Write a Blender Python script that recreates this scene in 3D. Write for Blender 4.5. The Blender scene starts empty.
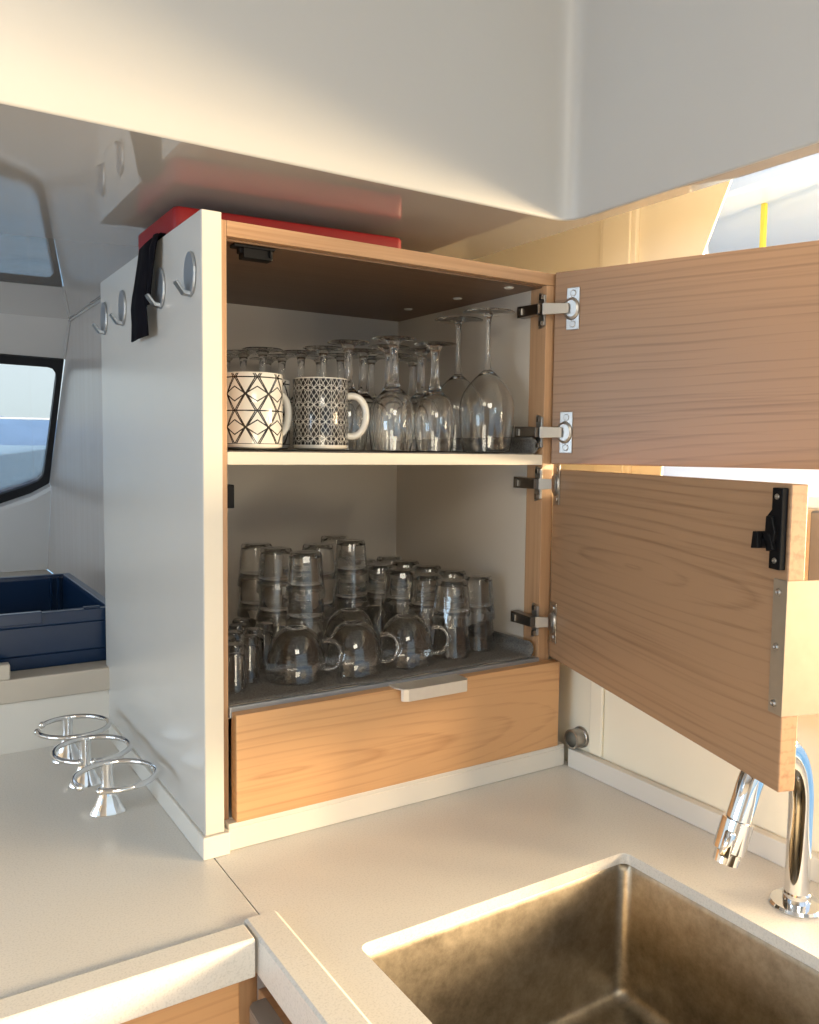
import bpy, bmesh, math, random
from mathutils import Vector, Matrix, Euler
random.seed(7)
R = math.radians
scene = bpy.context.scene
COL = scene.collection

# ------------------------------------------------------------------ camera
cam_data = bpy.data.cameras.new('camera')
cam = bpy.data.objects.new('camera', cam_data)
COL.objects.link(cam)
YAW, PITCH, ROLL, FOC = 32.4327, -4.2877, 0.6896, 830.2275
y_, p_, r_ = R(YAW), R(PITCH), R(ROLL)
fw = Vector((math.sin(y_)*math.cos(p_), math.cos(y_)*math.cos(p_), math.sin(p_)))
rt0 = Vector((math.cos(y_), -math.sin(y_), 0)); up0 = rt0.cross(fw)
rt = rt0*math.cos(r_) + up0*math.sin(r_); up = -rt0*math.sin(r_) + up0*math.cos(r_)
m = Matrix.Identity(4)
for i in range(3):
    m[i][0] = rt[i]; m[i][1] = up[i]; m[i][2] = -fw[i]
m.translation = Vector((-0.3052, -0.916, 0.4801))
cam.matrix_world = m
cam_data.sensor_fit = 'VERTICAL'; cam_data.sensor_height = 24.0
cam_data.lens = FOC*24.0/1024.0
cam_data.clip_start = 0.02; cam_data.clip_end = 30000
scene.camera = cam

# ------------------------------------------------------------------ world, lights, exposure
scene.view_settings.view_transform = 'Standard'
scene.view_settings.look = 'None'
scene.view_settings.gamma = 1.0
scene.view_settings.use_curve_mapping = False
scene.view_settings.exposure = -0.04
scene.cycles.use_denoising = True
scene.cycles.max_bounces = 40
scene.cycles.diffuse_bounces = 6
scene.cycles.glossy_bounces = 6
scene.cycles.transmission_bounces = 40
scene.cycles.transparent_max_bounces = 80
scene.cycles.sample_clamp_indirect = 6.0
scene.cycles.caustics_refractive = True

world = bpy.data.worlds.new('sky'); scene.world = world
world.use_nodes = True
nt = world.node_tree; nt.nodes.clear()
wo = nt.nodes.new('ShaderNodeOutputWorld'); bg = nt.nodes.new('ShaderNodeBackground')
tc = nt.nodes.new('ShaderNodeTexCoord'); sx = nt.nodes.new('ShaderNodeSeparateXYZ')
cr = nt.nodes.new('ShaderNodeValToRGB')
nt.links.new(tc.outputs['Generated'], sx.inputs[0])
nt.links.new(sx.outputs['Z'], cr.inputs[0])
el = cr.color_ramp.elements
el[0].position = 0.0; el[0].color = (0.50, 0.585, 0.60, 1)
el[1].position = 0.9; el[1].color = (0.34, 0.50, 0.80, 1)
e = el.new(0.12); e.color = (0.52, 0.60, 0.64, 1)
e = el.new(0.35); e.color = (0.62, 0.74, 0.90, 1)
nt.links.new(cr.outputs[0], bg.inputs[0]); bg.inputs[1].default_value = 1.65
nt.links.new(bg.outputs[0], wo.inputs[0])

def area(name, loc, target, sx_, sy_, power, color):
    ld = bpy.data.lights.new(name, 'AREA'); ld.shape = 'RECTANGLE'; ld.size = sx_; ld.size_y = sy_
    ld.energy = power; ld.color = color
    o = bpy.data.objects.new(name, ld); COL.objects.link(o)
    o.location = loc
    d = Vector(target) - Vector(loc)
    o.rotation_euler = d.to_track_quat('-Z', 'Y').to_euler()
    return o
# evening glare off the water coming in low through the open aft side
area('evening_glare', (1.80, -2.15, 0.50), (0.25, 0.0, 0.20), 0.9, 0.4, 95, (1.0, 0.72, 0.42))
area('side_glare', (2.6, -1.9, 0.50), (0.3, 0.0, 0.50), 1.0, 0.45, 320, (1.0, 0.74, 0.42))
area('window_glare', (2.9, -0.5, 0.78), (0.6, 0.0, 0.62), 0.8, 0.5, 210, (1.0, 0.76, 0.44))
# pale daylight from the port windows
area('port_daylight', (-2.4, -0.4, 0.35), (0.0, 0.2, 0.3), 1.4, 0.5, 26, (0.60, 0.80, 1.0))
# added low fill behind the camera to brighten the lower compartment
area('doorway_daylight', (-0.45, -2.4, -0.42), (0.25, 0.2, 0.30), 1.1, 0.5, 19, (1.0, 0.87, 0.62))
# added overhead fill behind the camera, for the cabinet floor and worktops
area('hatch_daylight', (-0.45, -1.75, 1.20), (0.25, 0.2, 0.15), 0.6, 0.6, 16, (1.0, 0.93, 0.78))

# ------------------------------------------------------------------ helpers
def bx(bm, x0, x1, y0, y1, z0, z1, mi=0):
    vs = [bm.verts.new((x, y, z)) for z in (z0, z1) for y in (y0, y1) for x in (x0, x1)]
    fs = []
    for q in ((0,2,3,1), (4,5,7,6), (0,1,5,4), (2,6,7,3), (0,4,6,2), (1,3,7,5)):
        f = bm.faces.new([vs[i] for i in q]); f.material_index = mi; fs.append(f)
    return vs

def prism(bm, pts, axis, a, b, mi=0):
    """extrude a 2-D outline along an axis between a and b"""
    def mk(p, t):
        if axis == 'z': return (p[0], p[1], t)
        if axis == 'y': return (p[0], t, p[1])
        return (t, p[0], p[1])
    A = [bm.verts.new(mk(p, a)) for p in pts]; B = [bm.verts.new(mk(p, b)) for p in pts]
    n = len(pts)
    fs = [bm.faces.new(A), bm.faces.new(list(reversed(B)))]
    for i in range(n):
        fs.append(bm.faces.new((A[i], B[i], B[(i+1) % n], A[(i+1) % n])))
    for f in fs: f.material_index = mi
    bmesh.ops.recalc_face_normals(bm, faces=fs)
    return fs

def lathe(bm, prof, seg=28, c=(0, 0, 0), mi=lambda r, z: 0, rad=None, close=False):
    rings = []
    for (r, z) in prof:
        if r < 1e-6:
            rings.append([bm.verts.new((c[0], c[1], c[2]+z))])
        else:
            rings.append([])
            for k in range(seg):
                a = 2*math.pi*k/seg
                rr = r*(rad(a, z) if rad else 1)
                rings[-1].append(bm.verts.new((c[0]+rr*math.cos(a), c[1]+rr*math.sin(a), c[2]+z)))
    for i in range(len(rings)-1):
        A, B = rings[i], rings[i+1]
        mm = mi((prof[i][0]+prof[i+1][0])/2, (prof[i][1]+prof[i+1][1])/2)
        for k in range(seg):
            k2 = (k+1) % seg
            if len(A) == 1 and len(B) == 1: continue
            if len(A) == 1: f = bm.faces.new((A[0], B[k2], B[k]))
            elif len(B) == 1: f = bm.faces.new((A[k], A[k2], B[0]))
            else: f = bm.faces.new((A[k], A[k2], B[k2], B[k]))
            f.material_index = mm

def tube(bm, pts, r, seg=12, mi=0, caps=True, closed=False):
    pts = [Vector(p) for p in pts]; n = len(pts); rings = []
    prev = None
    for i, p in enumerate(pts):
        if closed: t = (pts[(i+1) % n]-pts[i-1]).normalized()
        else: t = (pts[min(i+1, n-1)]-pts[max(i-1, 0)]).normalized()
        if prev is None:
            a = Vector((0, 0, 1)) if abs(t.z) < 0.9 else Vector((1, 0, 0))
            u = t.cross(a).normalized()
        else:
            u = (prev - t*prev.dot(t)).normalized()
        prev = u; v = t.cross(u)
        rr = r[i] if isinstance(r, (list, tuple)) else r
        rings.append([bm.verts.new(p + (u*math.cos(2*math.pi*k/seg)+v*math.sin(2*math.pi*k/seg))*rr) for k in range(seg)])
    rng = range(n) if closed else range(n-1)
    for i in rng:
        A, B = rings[i], rings[(i+1) % n]
        for k in range(seg):
            f = bm.faces.new((A[k], A[(k+1) % seg], B[(k+1) % seg], B[k])); f.material_index = mi
    if caps and not closed:
        f = bm.faces.new(list(reversed(rings[0]))); f.material_index = mi
        f = bm.faces.new(rings[-1]); f.material_index = mi

def bez(p0, p1, p2, p3, n=10):
    out = []
    for i in range(n+1):
        t = i/n
        out.append(Vector(p0)*(1-t)**3+Vector(p1)*3*t*(1-t)**2+Vector(p2)*3*t*t*(1-t)+Vector(p3)*t**3)
    return out

def obj(name, bm, mats, parent=None, smooth=False, bevel=0.0, mw=None, angle=35, seg=2, local=False):
    """one mesh object; verts are world coordinates unless local (then mw or the parent places them)"""
    if not isinstance(mats, (list, tuple)): mats = [mats]
    bmesh.ops.recalc_face_normals(bm, faces=bm.faces[:])
    me = bpy.data.meshes.new(name); bm.to_mesh(me); bm.free()
    for mt in mats: me.materials.append(mt)
    if smooth:
        me.polygons.foreach_set('use_smooth', [True]*len(me.polygons))
        me.set_sharp_from_angle(angle=R(angle))
    o = bpy.data.objects.new(name, me); COL.objects.link(o)
    if parent is not None:
        o.parent = parent
        if not local:
            o.matrix_parent_inverse = WORLD[parent.name].inverted()
            WORLD[o.name] = Matrix.Identity(4)
        else:
            WORLD[o.name] = WORLD[parent.name].copy()
    else:
        WORLD[o.name] = Matrix.Identity(4)
    if mw is not None:
        o.matrix_world = mw; WORLD[o.name] = mw.copy()
    if bevel:
        b = o.modifiers.new('bevel', 'BEVEL'); b.width = bevel; b.segments = seg; b.limit_method = 'ANGLE'; b.angle_limit = R(40)
    return o
WORLD = {}
def thing(name, label, cat, loc=(0, 0, 0), group=None, rotz=0):
    o = bpy.data.objects.new(name, None); COL.objects.link(o)
    o.empty_display_size = 0.05
    o.location = loc; o.rotation_euler = (0, 0, rotz)
    WORLD[o.name] = Matrix.Translation(loc) @ Matrix.Rotation(rotz, 4, 'Z')
    o['label'] = label; o['category'] = cat
    if group: o['group'] = group
    return o
def tag(o, label, cat, group=None, kind=None):
    o['label'] = label; o['category'] = cat
    if group: o['group'] = group
    if kind: o['kind'] = kind
    return o
def struct(o, label=None, cat=None):
    o['kind'] = 'structure'
    if label: o['label'] = label
    if cat: o['category'] = cat
    return o
def copy_tree(o, parent=None):
    c = o.copy(); COL.objects.link(c)
    if parent: c.parent = parent
    for ch in list(o.children): copy_tree(ch, c)
    return c

# ------------------------------------------------------------------ materials
def new_mat(name):
    mt = bpy.data.materials.new(name); mt.use_nodes = True
    n = mt.node_tree.nodes; l = mt.node_tree.links
    return mt, n, l, n['Principled BSDF']
def plain(name, col, rough=0.5, metal=0.0, noise=0.0, nscale=20, spec=0.5, coat=0.0, bump=0.0, bscale=60, aniso=None):
    mt, n, l, b = new_mat(name)
    b.inputs['Roughness'].default_value = rough; b.inputs['Metallic'].default_value = metal
    b.inputs['Specular IOR Level'].default_value = spec; b.inputs['Coat Weight'].default_value = coat
    b.inputs['Coat Roughness'].default_value = 0.02
    t = n.new('ShaderNodeTexCoord')
    ns = n.new('ShaderNodeTexNoise'); ns.inputs['Scale'].default_value = nscale; ns.inputs['Detail'].default_value = 5
    l.new(t.outputs['Object'], ns.inputs['Vector'])
    rp = n.new('ShaderNodeValToRGB')
    a = 1-noise; c = 1+noise*0.5
    rp.color_ramp.elements[0].position = 0.3; rp.color_ramp.elements[1].position = 0.7
    rp.color_ramp.elements[0].color = (col[0]*a, col[1]*a, col[2]*a, 1)
    rp.color_ramp.elements[1].color = (min(1, col[0]*c), min(1, col[1]*c), min(1, col[2]*c), 1)
    l.new(ns.outputs['Fac'], rp.inputs[0]); l.new(rp.outputs[0], b.inputs['Base Color'])
    if bump:
        n2 = n.new('ShaderNodeTexNoise'); n2.inputs['Scale'].default_value = bscale; n2.inputs['Detail'].default_value = 3
        bp = n.new('ShaderNodeBump'); bp.inputs['Strength'].default_value = bump; bp.inputs['Distance'].default_value = 0.002
        l.new(t.outputs['Object'], n2.inputs['Vector']); l.new(n2.outputs['Fac'], bp.inputs['Height']); l.new(bp.outputs[0], b.inputs['Normal'])
    return mt

def wood(name, axis='x', base=(0.47, 0.285, 0.16), dark=(0.33, 0.185, 0.095), centre=(0.2, 0, 0.1), rough=0.42, ringf=20.0, ringmix=0.5):
    mt, n, l, b = new_mat(name)
    b.inputs['Roughness'].default_value = rough
    t = n.new('ShaderNodeTexCoord')
    def mapping(sc, loc=(0, 0, 0)):
        mp = n.new('ShaderNodeMapping'); mp.inputs['Scale'].default_value = sc; mp.inputs['Location'].default_value = loc
        l.new(t.outputs['Object'], mp.inputs['Vector']); return mp
    def ax(al, ac):
        return {'x': (al, ac, ac), 'y': (ac, al, ac), 'z': (ac, ac, al)}[axis]
    m1 = mapping(ax(2.2, 170)); n1 = n.new('ShaderNodeTexNoise'); n1.inputs['Scale'].default_value = 1; n1.inputs['Detail'].default_value = 7; n1.inputs['Roughness'].default_value = 0.6
    l.new(m1.outputs[0], n1.inputs['Vector'])
    m2 = mapping(ax(1.2, 22)); n2 = n.new('ShaderNodeTexNoise'); n2.inputs['Scale'].default_value = 1; n2.inputs['Detail'].default_value = 3
    l.new(m2.outputs[0], n2.inputs['Vector'])
    # cathedral rings: length of a stretched position plus some waver
    sc = ax(0.5, 4.5)
    m3 = mapping(sc, (-centre[0]*sc[0], -centre[1]*sc[1], -centre[2]*sc[2]))
    m4 = mapping(ax(1.6, 6)); n4 = n.new('ShaderNodeTexNoise'); n4.inputs['Scale'].default_value = 1; n4.inputs['Detail'].default_value = 2
    l.new(m4.outputs[0], n4.inputs['Vector'])
    ln = n.new('ShaderNodeVectorMath'); ln.operation = 'LENGTH'; l.new(m3.outputs[0], ln.inputs[0])
    ma = n.new('ShaderNodeMath'); ma.operation = 'MULTIPLY_ADD'; l.new(n4.outputs['Fac'], ma.inputs[0]); ma.inputs[1].default_value = 0.16; l.new(ln.outputs['Value'], ma.inputs[2])
    mf = n.new('ShaderNodeMath'); mf.operation = 'MULTIPLY'; l.new(ma.outputs[0], mf.inputs[0]); mf.inputs[1].default_value = ringf
    fr = n.new('ShaderNodeMath'); fr.operation = 'FRACT'; l.new(mf.outputs[0], fr.inputs[0])
    rr = n.new('ShaderNodeValToRGB')
    E_ = rr.color_ramp.elements; E_[0].position = 0; E_[0].color = (0.15, 0.15, 0.15, 1); E_[1].position = 1.0; E_[1].color = (0.25, 0.25, 0.25, 1)
    e1 = E_.new(0.18); e1.color = (1, 1, 1, 1); e1 = E_.new(0.75); e1.color = (0.85, 0.85, 0.85, 1)
    l.new(fr.outputs[0], rr.inputs[0])
    s1 = n.new('ShaderNodeMath'); s1.operation = 'MULTIPLY_ADD'; l.new(n1.outputs['Fac'], s1.inputs[0]); s1.inputs[1].default_value = 1.0
    s2 = n.new('ShaderNodeMath'); s2.operation = 'MULTIPLY'; l.new(n2.outputs['Fac'], s2.inputs[0]); s2.inputs[1].default_value = 0.55
    l.new(s2.outputs[0], s1.inputs[2])
    s3 = n.new('ShaderNodeMath'); s3.operation = 'MULTIPLY_ADD'; l.new(rr.outputs[0], s3.inputs[0]); s3.inputs[1].default_value = ringmix*0.55; l.new(s1.outputs[0], s3.inputs[2])
    cr_ = n.new('ShaderNodeValToRGB')
    cr_.color_ramp.elements[0].position = 0.62; cr_.color_ramp.elements[0].color = (*dark, 1)
    cr_.color_ramp.elements[1].position = 1.18 if False else 1.0; cr_.color_ramp.elements[1].color = (*base, 1)
    l.new(s3.outputs[0], cr_.inputs[0]); l.new(cr_.outputs[0], b.inputs['Base Color'])
    bp = n.new('ShaderNodeBump'); bp.inputs['Strength'].default_value = 0.12; bp.inputs['Distance'].default_value = 0.001
    l.new(n1.outputs['Fac'], bp.inputs['Height']); l.new(bp.outputs[0], b.inputs['Normal'])
    return mt

M = {}
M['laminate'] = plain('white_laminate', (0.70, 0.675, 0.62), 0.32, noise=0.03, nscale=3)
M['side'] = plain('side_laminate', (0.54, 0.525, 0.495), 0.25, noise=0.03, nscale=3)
M['inner'] = plain('cabinet_liner', (0.58, 0.525, 0.455), 0.38, noise=0.03, nscale=3)
M['edge'] = plain('edge_band', (0.66, 0.615, 0.53), 0.35, noise=0.04, nscale=8)
M['gel'] = plain('gelcoat', (0.42, 0.405, 0.39), 0.03, noise=0.015, nscale=2, coat=1.0)
M['gel'].node_tree.nodes['Principled BSDF'].inputs['Coat IOR'].default_value = 1.75
M['bulk'] = plain('satin_gelcoat', (0.44, 0.435, 0.425), 0.38, noise=0.015, nscale=2)
M['wallw'] = plain('cream_wall', (0.90, 0.85, 0.70), 0.25, noise=0.03, nscale=3)
M['beige'] = plain('beige_panel', (0.50, 0.45, 0.38), 0.5, noise=0.04)
M['grey'] = plain('grey_panel', (0.54, 0.53, 0.52), 0.5, noise=0.05, nscale=4)
M['chrome'] = plain('chrome', (0.80, 0.80, 0.80), 0.07, 1.0, noise=0.03)
M['nickel'] = plain('nickel', (0.42, 0.40, 0.375), 0.34, 1.0, noise=0.06)
M['darkmetal'] = plain('dark_metal', (0.22, 0.19, 0.16), 0.3, 1.0, noise=0.05)
M['alu'] = plain('brushed_aluminium', (0.34, 0.28, 0.21), 0.5, 0.45, noise=0.05, nscale=80)
M['handle'] = plain('handle_aluminium', (0.72, 0.66, 0.58), 0.38, 0.6, noise=0.04, nscale=80)
M['satin'] = plain('satin_grey', (0.33, 0.36, 0.40), 0.35, 0.6, noise=0.04)
M['black'] = plain('black_plastic', (0.004, 0.004, 0.005), 0.5, noise=0.2, spec=0.15)
M['blackmetal'] = plain('window_black', (0.008, 0.008, 0.010), 0.4, noise=0.1)
M['navy'] = plain('navy_plastic', (0.004, 0.020, 0.060), 0.3, spec=0.3, noise=0.15, nscale=8)
M['red'] = plain('red_fabric', (0.24, 0.004, 0.006), 0.5, noise=0.1, nscale=30)
M['cloth'] = plain('black_cloth', (0.004, 0.004, 0.007), 0.9, spec=0.1, noise=0.2, nscale=60, bump=0.3, bscale=300)
M['ceramic'] = plain('white_ceramic', (0.72, 0.69, 0.63), 0.12, noise=0.02)
M['tab'] = plain('grey_handle', (0.20, 0.17, 0.15), 0.4, noise=0.05)
M['sea_hill'] = plain('far_hills', (0.50, 0.62, 0.74), 0.9, noise=0.08, nscale=0.004)  # pale blue base colour holds the distance haze
M['hull'] = plain('white_hull', (0.85, 0.86, 0.88), 0.3, noise=0.05, nscale=1.5)
M['yellow'] = plain('yellow_paint', (0.85, 0.65, 0.05), 0.4, noise=0.05)
M['floor'] = wood('floor_wood', 'y', rough=0.35)
M['wood_x'] = wood('oak_grain_wide', 'x', centre=(0.26, 0, 0.17))
M['wood_drawer'] = wood('oak_drawer', 'x', base=(0.60, 0.345, 0.165), dark=(0.44, 0.23, 0.10), centre=(0.10, 0, 0.085))  # same oak as the doors, lightened for the warm light falling on it
M['wood_z'] = wood('oak_grain_tall', 'z', ringmix=0.3)
M['wood_top'] = wood('oak_board', 'x', ringmix=0.3)
M['wood_under'] = wood('oak_underside', 'x', base=(0.17, 0.095, 0.05), dark=(0.12, 0.065, 0.033), ringmix=0.2)  # oak darkened to stand for the shade under the top board
M['wood_door'] = wood('oak_upper_door', 'x', base=(0.315, 0.192, 0.113), dark=(0.205, 0.118, 0.068), centre=(0.62, 0, -0.03))  # same oak darkened, since less light reaches the open door
M['wood_door2'] = wood('oak_lower_door', 'x', base=(0.37, 0.225, 0.128), dark=(0.235, 0.133, 0.072), centre=(0.24, 0, 0.17))  # shade on the lower door put into its oak colour too
M['wood_wall'] = wood('grey_oak_wall', 'z', base=(0.52, 0.47, 0.43), dark=(0.48, 0.43, 0.39), ringmix=0.25, rough=0.25)

# composite stone worktop: faint speckle
mt, n, l, b = new_mat('composite_stone'); M['stone'] = mt
b.inputs['Roughness'].default_value = 0.30
t = n.new('ShaderNodeTexCoord')
vo = n.new('ShaderNodeTexNoise'); vo.inputs['Scale'].default_value = 480; vo.inputs['Detail'].default_value = 4; l.new(t.outputs['Object'], vo.inputs['Vector'])
n2 = n.new('ShaderNodeTexNoise'); n2.inputs['Scale'].default_value = 7; n2.inputs['Detail'].default_value = 4; l.new(t.outputs['Object'], n2.inputs['Vector'])
c1 = n.new('ShaderNodeValToRGB'); c1.color_ramp.elements[0].position = 0.30; c1.color_ramp.elements[0].color = (0.59, 0.575, 0.54, 1)
c1.color_ramp.elements[1].position = 0.52; c1.color_ramp.elements[1].color = (0.70, 0.68, 0.64, 1); l.new(vo.outputs['Fac'], c1.inputs[0])
c2 = n.new('ShaderNodeValToRGB'); c2.color_ramp.elements[0].color = (0.93, 0.93, 0.93, 1); c2.color_ramp.elements[1].color = (1, 1, 1, 1); l.new(n2.outputs['Fac'], c2.inputs[0])
mx = n.new('ShaderNodeMixRGB'); mx.blend_type = 'MULTIPLY'; mx.inputs[0].default_value = 1; l.new(c1.outputs[0], mx.inputs[1]); l.new(c2.outputs[0], mx.inputs[2]); l.new(mx.outputs[0], b.inputs['Base Color'])

# brushed sink steel with blotchy water marks
mt, n, l, b = new_mat('sink_steel'); M['sink'] = mt
b.inputs['Metallic'].default_value = 1.0
t = n.new('ShaderNodeTexCoord')
n1 = n.new('ShaderNodeTexNoise'); n1.inputs['Scale'].default_value = 55; n1.inputs['Detail'].default_value = 8; n1.inputs['Roughness'].default_value = 0.75; l.new(t.outputs['Object'], n1.inputs['Vector'])
n2 = n.new('ShaderNodeTexNoise'); n2.inputs['Scale'].default_value = 6; n2.inputs['Detail'].default_value = 3; l.new(t.outputs['Object'], n2.inputs['Vector'])
mm = n.new('ShaderNodeMath'); mm.operation = 'MULTIPLY_ADD'; l.new(n1.outputs['Fac'], mm.inputs[0]); mm.inputs[1].default_value = 0.6; 
mm2 = n.new('ShaderNodeMath'); mm2.operation = 'MULTIPLY'; l.new(n2.outputs['Fac'], mm2.inputs[0]); mm2.inputs[1].default_value = 0.5; l.new(mm2.outputs[0], mm.inputs[2])
c1 = n.new('ShaderNodeValToRGB'); c1.color_ramp.elements[0].position = 0.40; c1.color_ramp.elements[0].color = (0.21, 0.18, 0.14, 1)
c1.color_ramp.elements[1].position = 0.70; c1.color_ramp.elements[1].color = (0.44, 0.385, 0.30, 1); l.new(mm.outputs[0], c1.inputs[0]); l.new(c1.outputs[0], b.inputs['Base Color'])
c2 = n.new('ShaderNodeMapRange'); c2.inputs[3].default_value = 0.28; c2.inputs[4].default_value = 0.5; l.new(mm.outputs[0], c2.inputs[0]); l.new(c2.outputs[0], b.inputs['Roughness'])

# knitted non-slip mat
mt, n, l, b = new_mat('grip_mat'); M['mat'] = mt
b.inputs['Roughness'].default_value = 0.85
t = n.new('ShaderNodeTexCoord'); vo = n.new('ShaderNodeTexVoronoi'); vo.inputs['Scale'].default_value = 420; l.new(t.outputs['Object'], vo.inputs['Vector'])
c1 = n.new('ShaderNodeValToRGB'); c1.color_ramp.elements[0].color = (0.20, 0.19, 0.175, 1); c1.color_ramp.elements[1].color = (0.085, 0.08, 0.075, 1); l.new(vo.outputs['Distance'], c1.inputs[0]); l.new(c1.outputs[0], b.inputs['Base Color'])
bp = n.new('ShaderNodeBump'); bp.inputs['Strength'].default_value = 0.5; bp.inputs['Distance'].default_value = 0.001; l.new(vo.outputs['Distance'], bp.inputs['Height']); l.new(bp.outputs[0], b.inputs['Normal'])

# thin blown glass: clear film that reflects and darkens towards grazing angles
def thin_glass(name, tint=(0.97, 0.97, 0.96), edge=(0.60, 0.60, 0.58), gain=1.0, rough=0.02, film=0.0):
    mt, n, l, b = new_mat(name); n.remove(b)
    out = n['Material Output']
    tr = n.new('ShaderNodeBsdfTransparent'); gl = n.new('ShaderNodeBsdfGlossy'); gl.inputs['Roughness'].default_value = rough
    lw = n.new('ShaderNodeLayerWeight'); lw.inputs['Blend'].default_value = 0.35
    ramp = n.new('ShaderNodeValToRGB'); ramp.color_ramp.elements[0].position = 0.25; ramp.color_ramp.elements[0].color = (*tint, 1); ramp.color_ramp.elements[1].position = 1.0; ramp.color_ramp.elements[1].color = (*edge, 1)
    l.new(lw.outputs['Facing'], ramp.inputs[0]); l.new(ramp.outputs[0], tr.inputs['Color'])
    fr = n.new('ShaderNodeFresnel'); fr.inputs['IOR'].default_value = 1.5
    g = n.new('ShaderNodeMath'); g.operation = 'MULTIPLY'; g.use_clamp = True; g.inputs[1].default_value = gain; l.new(fr.outputs[0], g.inputs[0])
    mxs = n.new('ShaderNodeMixShader'); l.new(g.outputs[0], mxs.inputs[0]); l.new(tr.outputs[0], mxs.inputs[1]); l.new(gl.outputs[0], mxs.inputs[2])
    last = mxs
    if film:   # even pale haze standing for light scattered inside the glass
        df = n.new('ShaderNodeBsdfDiffuse'); df.inputs['Color'].default_value = (0.85, 0.83, 0.80, 1)
        m2 = n.new('ShaderNodeMixShader'); m2.inputs[0].default_value = film
        l.new(mxs.outputs[0], m2.inputs[1]); l.new(df.outputs[0], m2.inputs[2]); last = m2
    l.new(last.outputs[0], out.inputs['Surface'])
    return mt
M['pane'] = thin_glass('window_glass', (0.97, 0.98, 0.98), (0.8, 0.85, 0.85), 0.8)
mt, n, l, b = new_mat('clear_glass'); M['solid'] = M['glass'] = M['stem_glass'] = mt
b.inputs['Transmission Weight'].default_value = 1.0; b.inputs['Roughness'].default_value = 0.0; b.inputs['IOR'].default_value = 1.28; b.inputs['Coat Weight'].default_value = 0.8; b.inputs['Coat Roughness'].default_value = 0.0; b.inputs['Coat IOR'].default_value = 1.5
b.inputs['Base Color'].default_value = (1.0, 1.0, 0.99, 1)

M['thin'] = M['glass'].copy(); M['thin'].name = 'pressed_tumbler_glass'
M['thin'].node_tree.nodes['Principled BSDF'].inputs['IOR'].default_value = 1.17
M['thin'].node_tree.nodes['Principled BSDF'].inputs['Coat Weight'].default_value = 1.0
# lattice glaze on the two ceramic mugs
def lattice(name, ground, line, cell_w, cell_h, w, radius, dense=False):
    mt, n, l, b = new_mat(name); b.inputs['Roughness'].default_value = 0.10
    def mth(op, a=None, b_=None, c=None):
        k = n.new('ShaderNodeMath'); k.operation = op
        for i, v in enumerate((a, b_, c)):
            if v is None: continue
            if isinstance(v, (int, float)): k.inputs[i].default_value = v
            else: l.new(v, k.inputs[i])
        return k.outputs[0]
    t = n.new('ShaderNodeTexCoord'); s = n.new('ShaderNodeSeparateXYZ'); l.new(t.outputs['Object'], s.inputs[0])
    ang = mth('ARCTAN2', s.outputs['Y'], s.outputs['X'])
    cells = max(1, round(2*math.pi*radius/cell_w))
    U = mth('MULTIPLY_ADD', ang, cells/(2*math.pi), 0.25 + cells)
    V = mth('MULTIPLY_ADD', s.outputs['Z'], 1/cell_h, 0.35)
    def cf(x):   # signed distance to the nearest integer, -0.5..0.5
        return mth('SUBTRACT', mth('FRACT', mth('ADD', x, 0.5)), 0.5)
    def tri(x):  # 0 at integers, 1 at halves
        return mth('MULTIPLY', mth('ABSOLUTE', cf(x)), 2.0)
    Uf, Vf = mth('ABSOLUTE', cf(U)), mth('ABSOLUTE', cf(V))
    masks = []
    def near(x, y, ww):
        masks.append(mth('LESS_THAN', mth('ABSOLUTE', mth('SUBTRACT', x, y)), ww))
    near(Vf, mth('MULTIPLY', tri(U), 0.22), w*cell_w/cell_h*1.1)
    near(Uf, mth('MULTIPLY', tri(V), 0.42), w)
    if not dense: near(Vf, 0.5, w*cell_w/cell_h)
    if not dense: near(mth('ABSOLUTE', cf(mth('ADD', U, 0.5))), mth('MULTIPLY', mth('ABSOLUTE', mth('SUBTRACT', Vf, 0.5)), 0.9), w)
    if dense:
        near(Vf, mth('MULTIPLY', mth('SUBTRACT', 1.0, tri(U)), 0.5), w)
        near(Uf, 0.5, w*0.8)
    acc = masks[0]
    for k in masks[1:]: acc = mth('MAXIMUM', acc, k)
    mx = n.new('ShaderNodeMixRGB'); mx.inputs[1].default_value = (*ground, 1); mx.inputs[2].default_value = (*line, 1); l.new(acc, mx.inputs[0])
    l.new(mx.outputs[0], b.inputs['Base Color'])
    return mt
M['glaze_white'] = lattice('white_lattice_glaze', (0.72, 0.69, 0.63), (0.02, 0.018, 0.016), 0.0265, 0.040, 0.030, 0.034)
M['glaze_black'] = lattice('black_lattice_glaze', (0.02, 0.02, 0.022), (0.62, 0.60, 0.56), 0.0150, 0.0215, 0.022, 0.0365, True)

# sea
mt, n, l, b = new_mat('sea_water'); M['sea'] = mt
b.inputs['Base Color'].default_value = (0.20, 0.42, 0.52, 1); b.inputs['Roughness'].default_value = 0.25
t = n.new('ShaderNodeTexCoord'); mp = n.new('ShaderNodeMapping'); mp.inputs['Scale'].default_value = (0.35, 1.1, 1); l.new(t.outputs['Object'], mp.inputs[0])
ns = n.new('ShaderNodeTexNoise'); ns.inputs['Scale'].default_value = 1.2; ns.inputs['Detail'].default_value = 6; l.new(mp.outputs[0], ns.inputs['Vector'])
bp = n.new('ShaderNodeBump'); bp.inputs['Strength'].default_value = 0.9; bp.inputs['Distance'].default_value = 0.3; l.new(ns.outputs['Fac'], bp.inputs['Height']); l.new(bp.outputs[0], b.inputs['Normal'])
cc = n.new('ShaderNodeValToRGB'); cc.color_ramp.elements[0].position = 0.38; cc.color_ramp.elements[0].color = (0.36, 0.68, 0.80, 1); cc.color_ramp.elements[1].position = 0.65; cc.color_ramp.elements[1].color = (0.72, 0.93, 0.97, 1)
l.new(ns.outputs['Fac'], cc.inputs[0]); l.new(cc.outputs[0], b.inputs['Base Color'])

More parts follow.
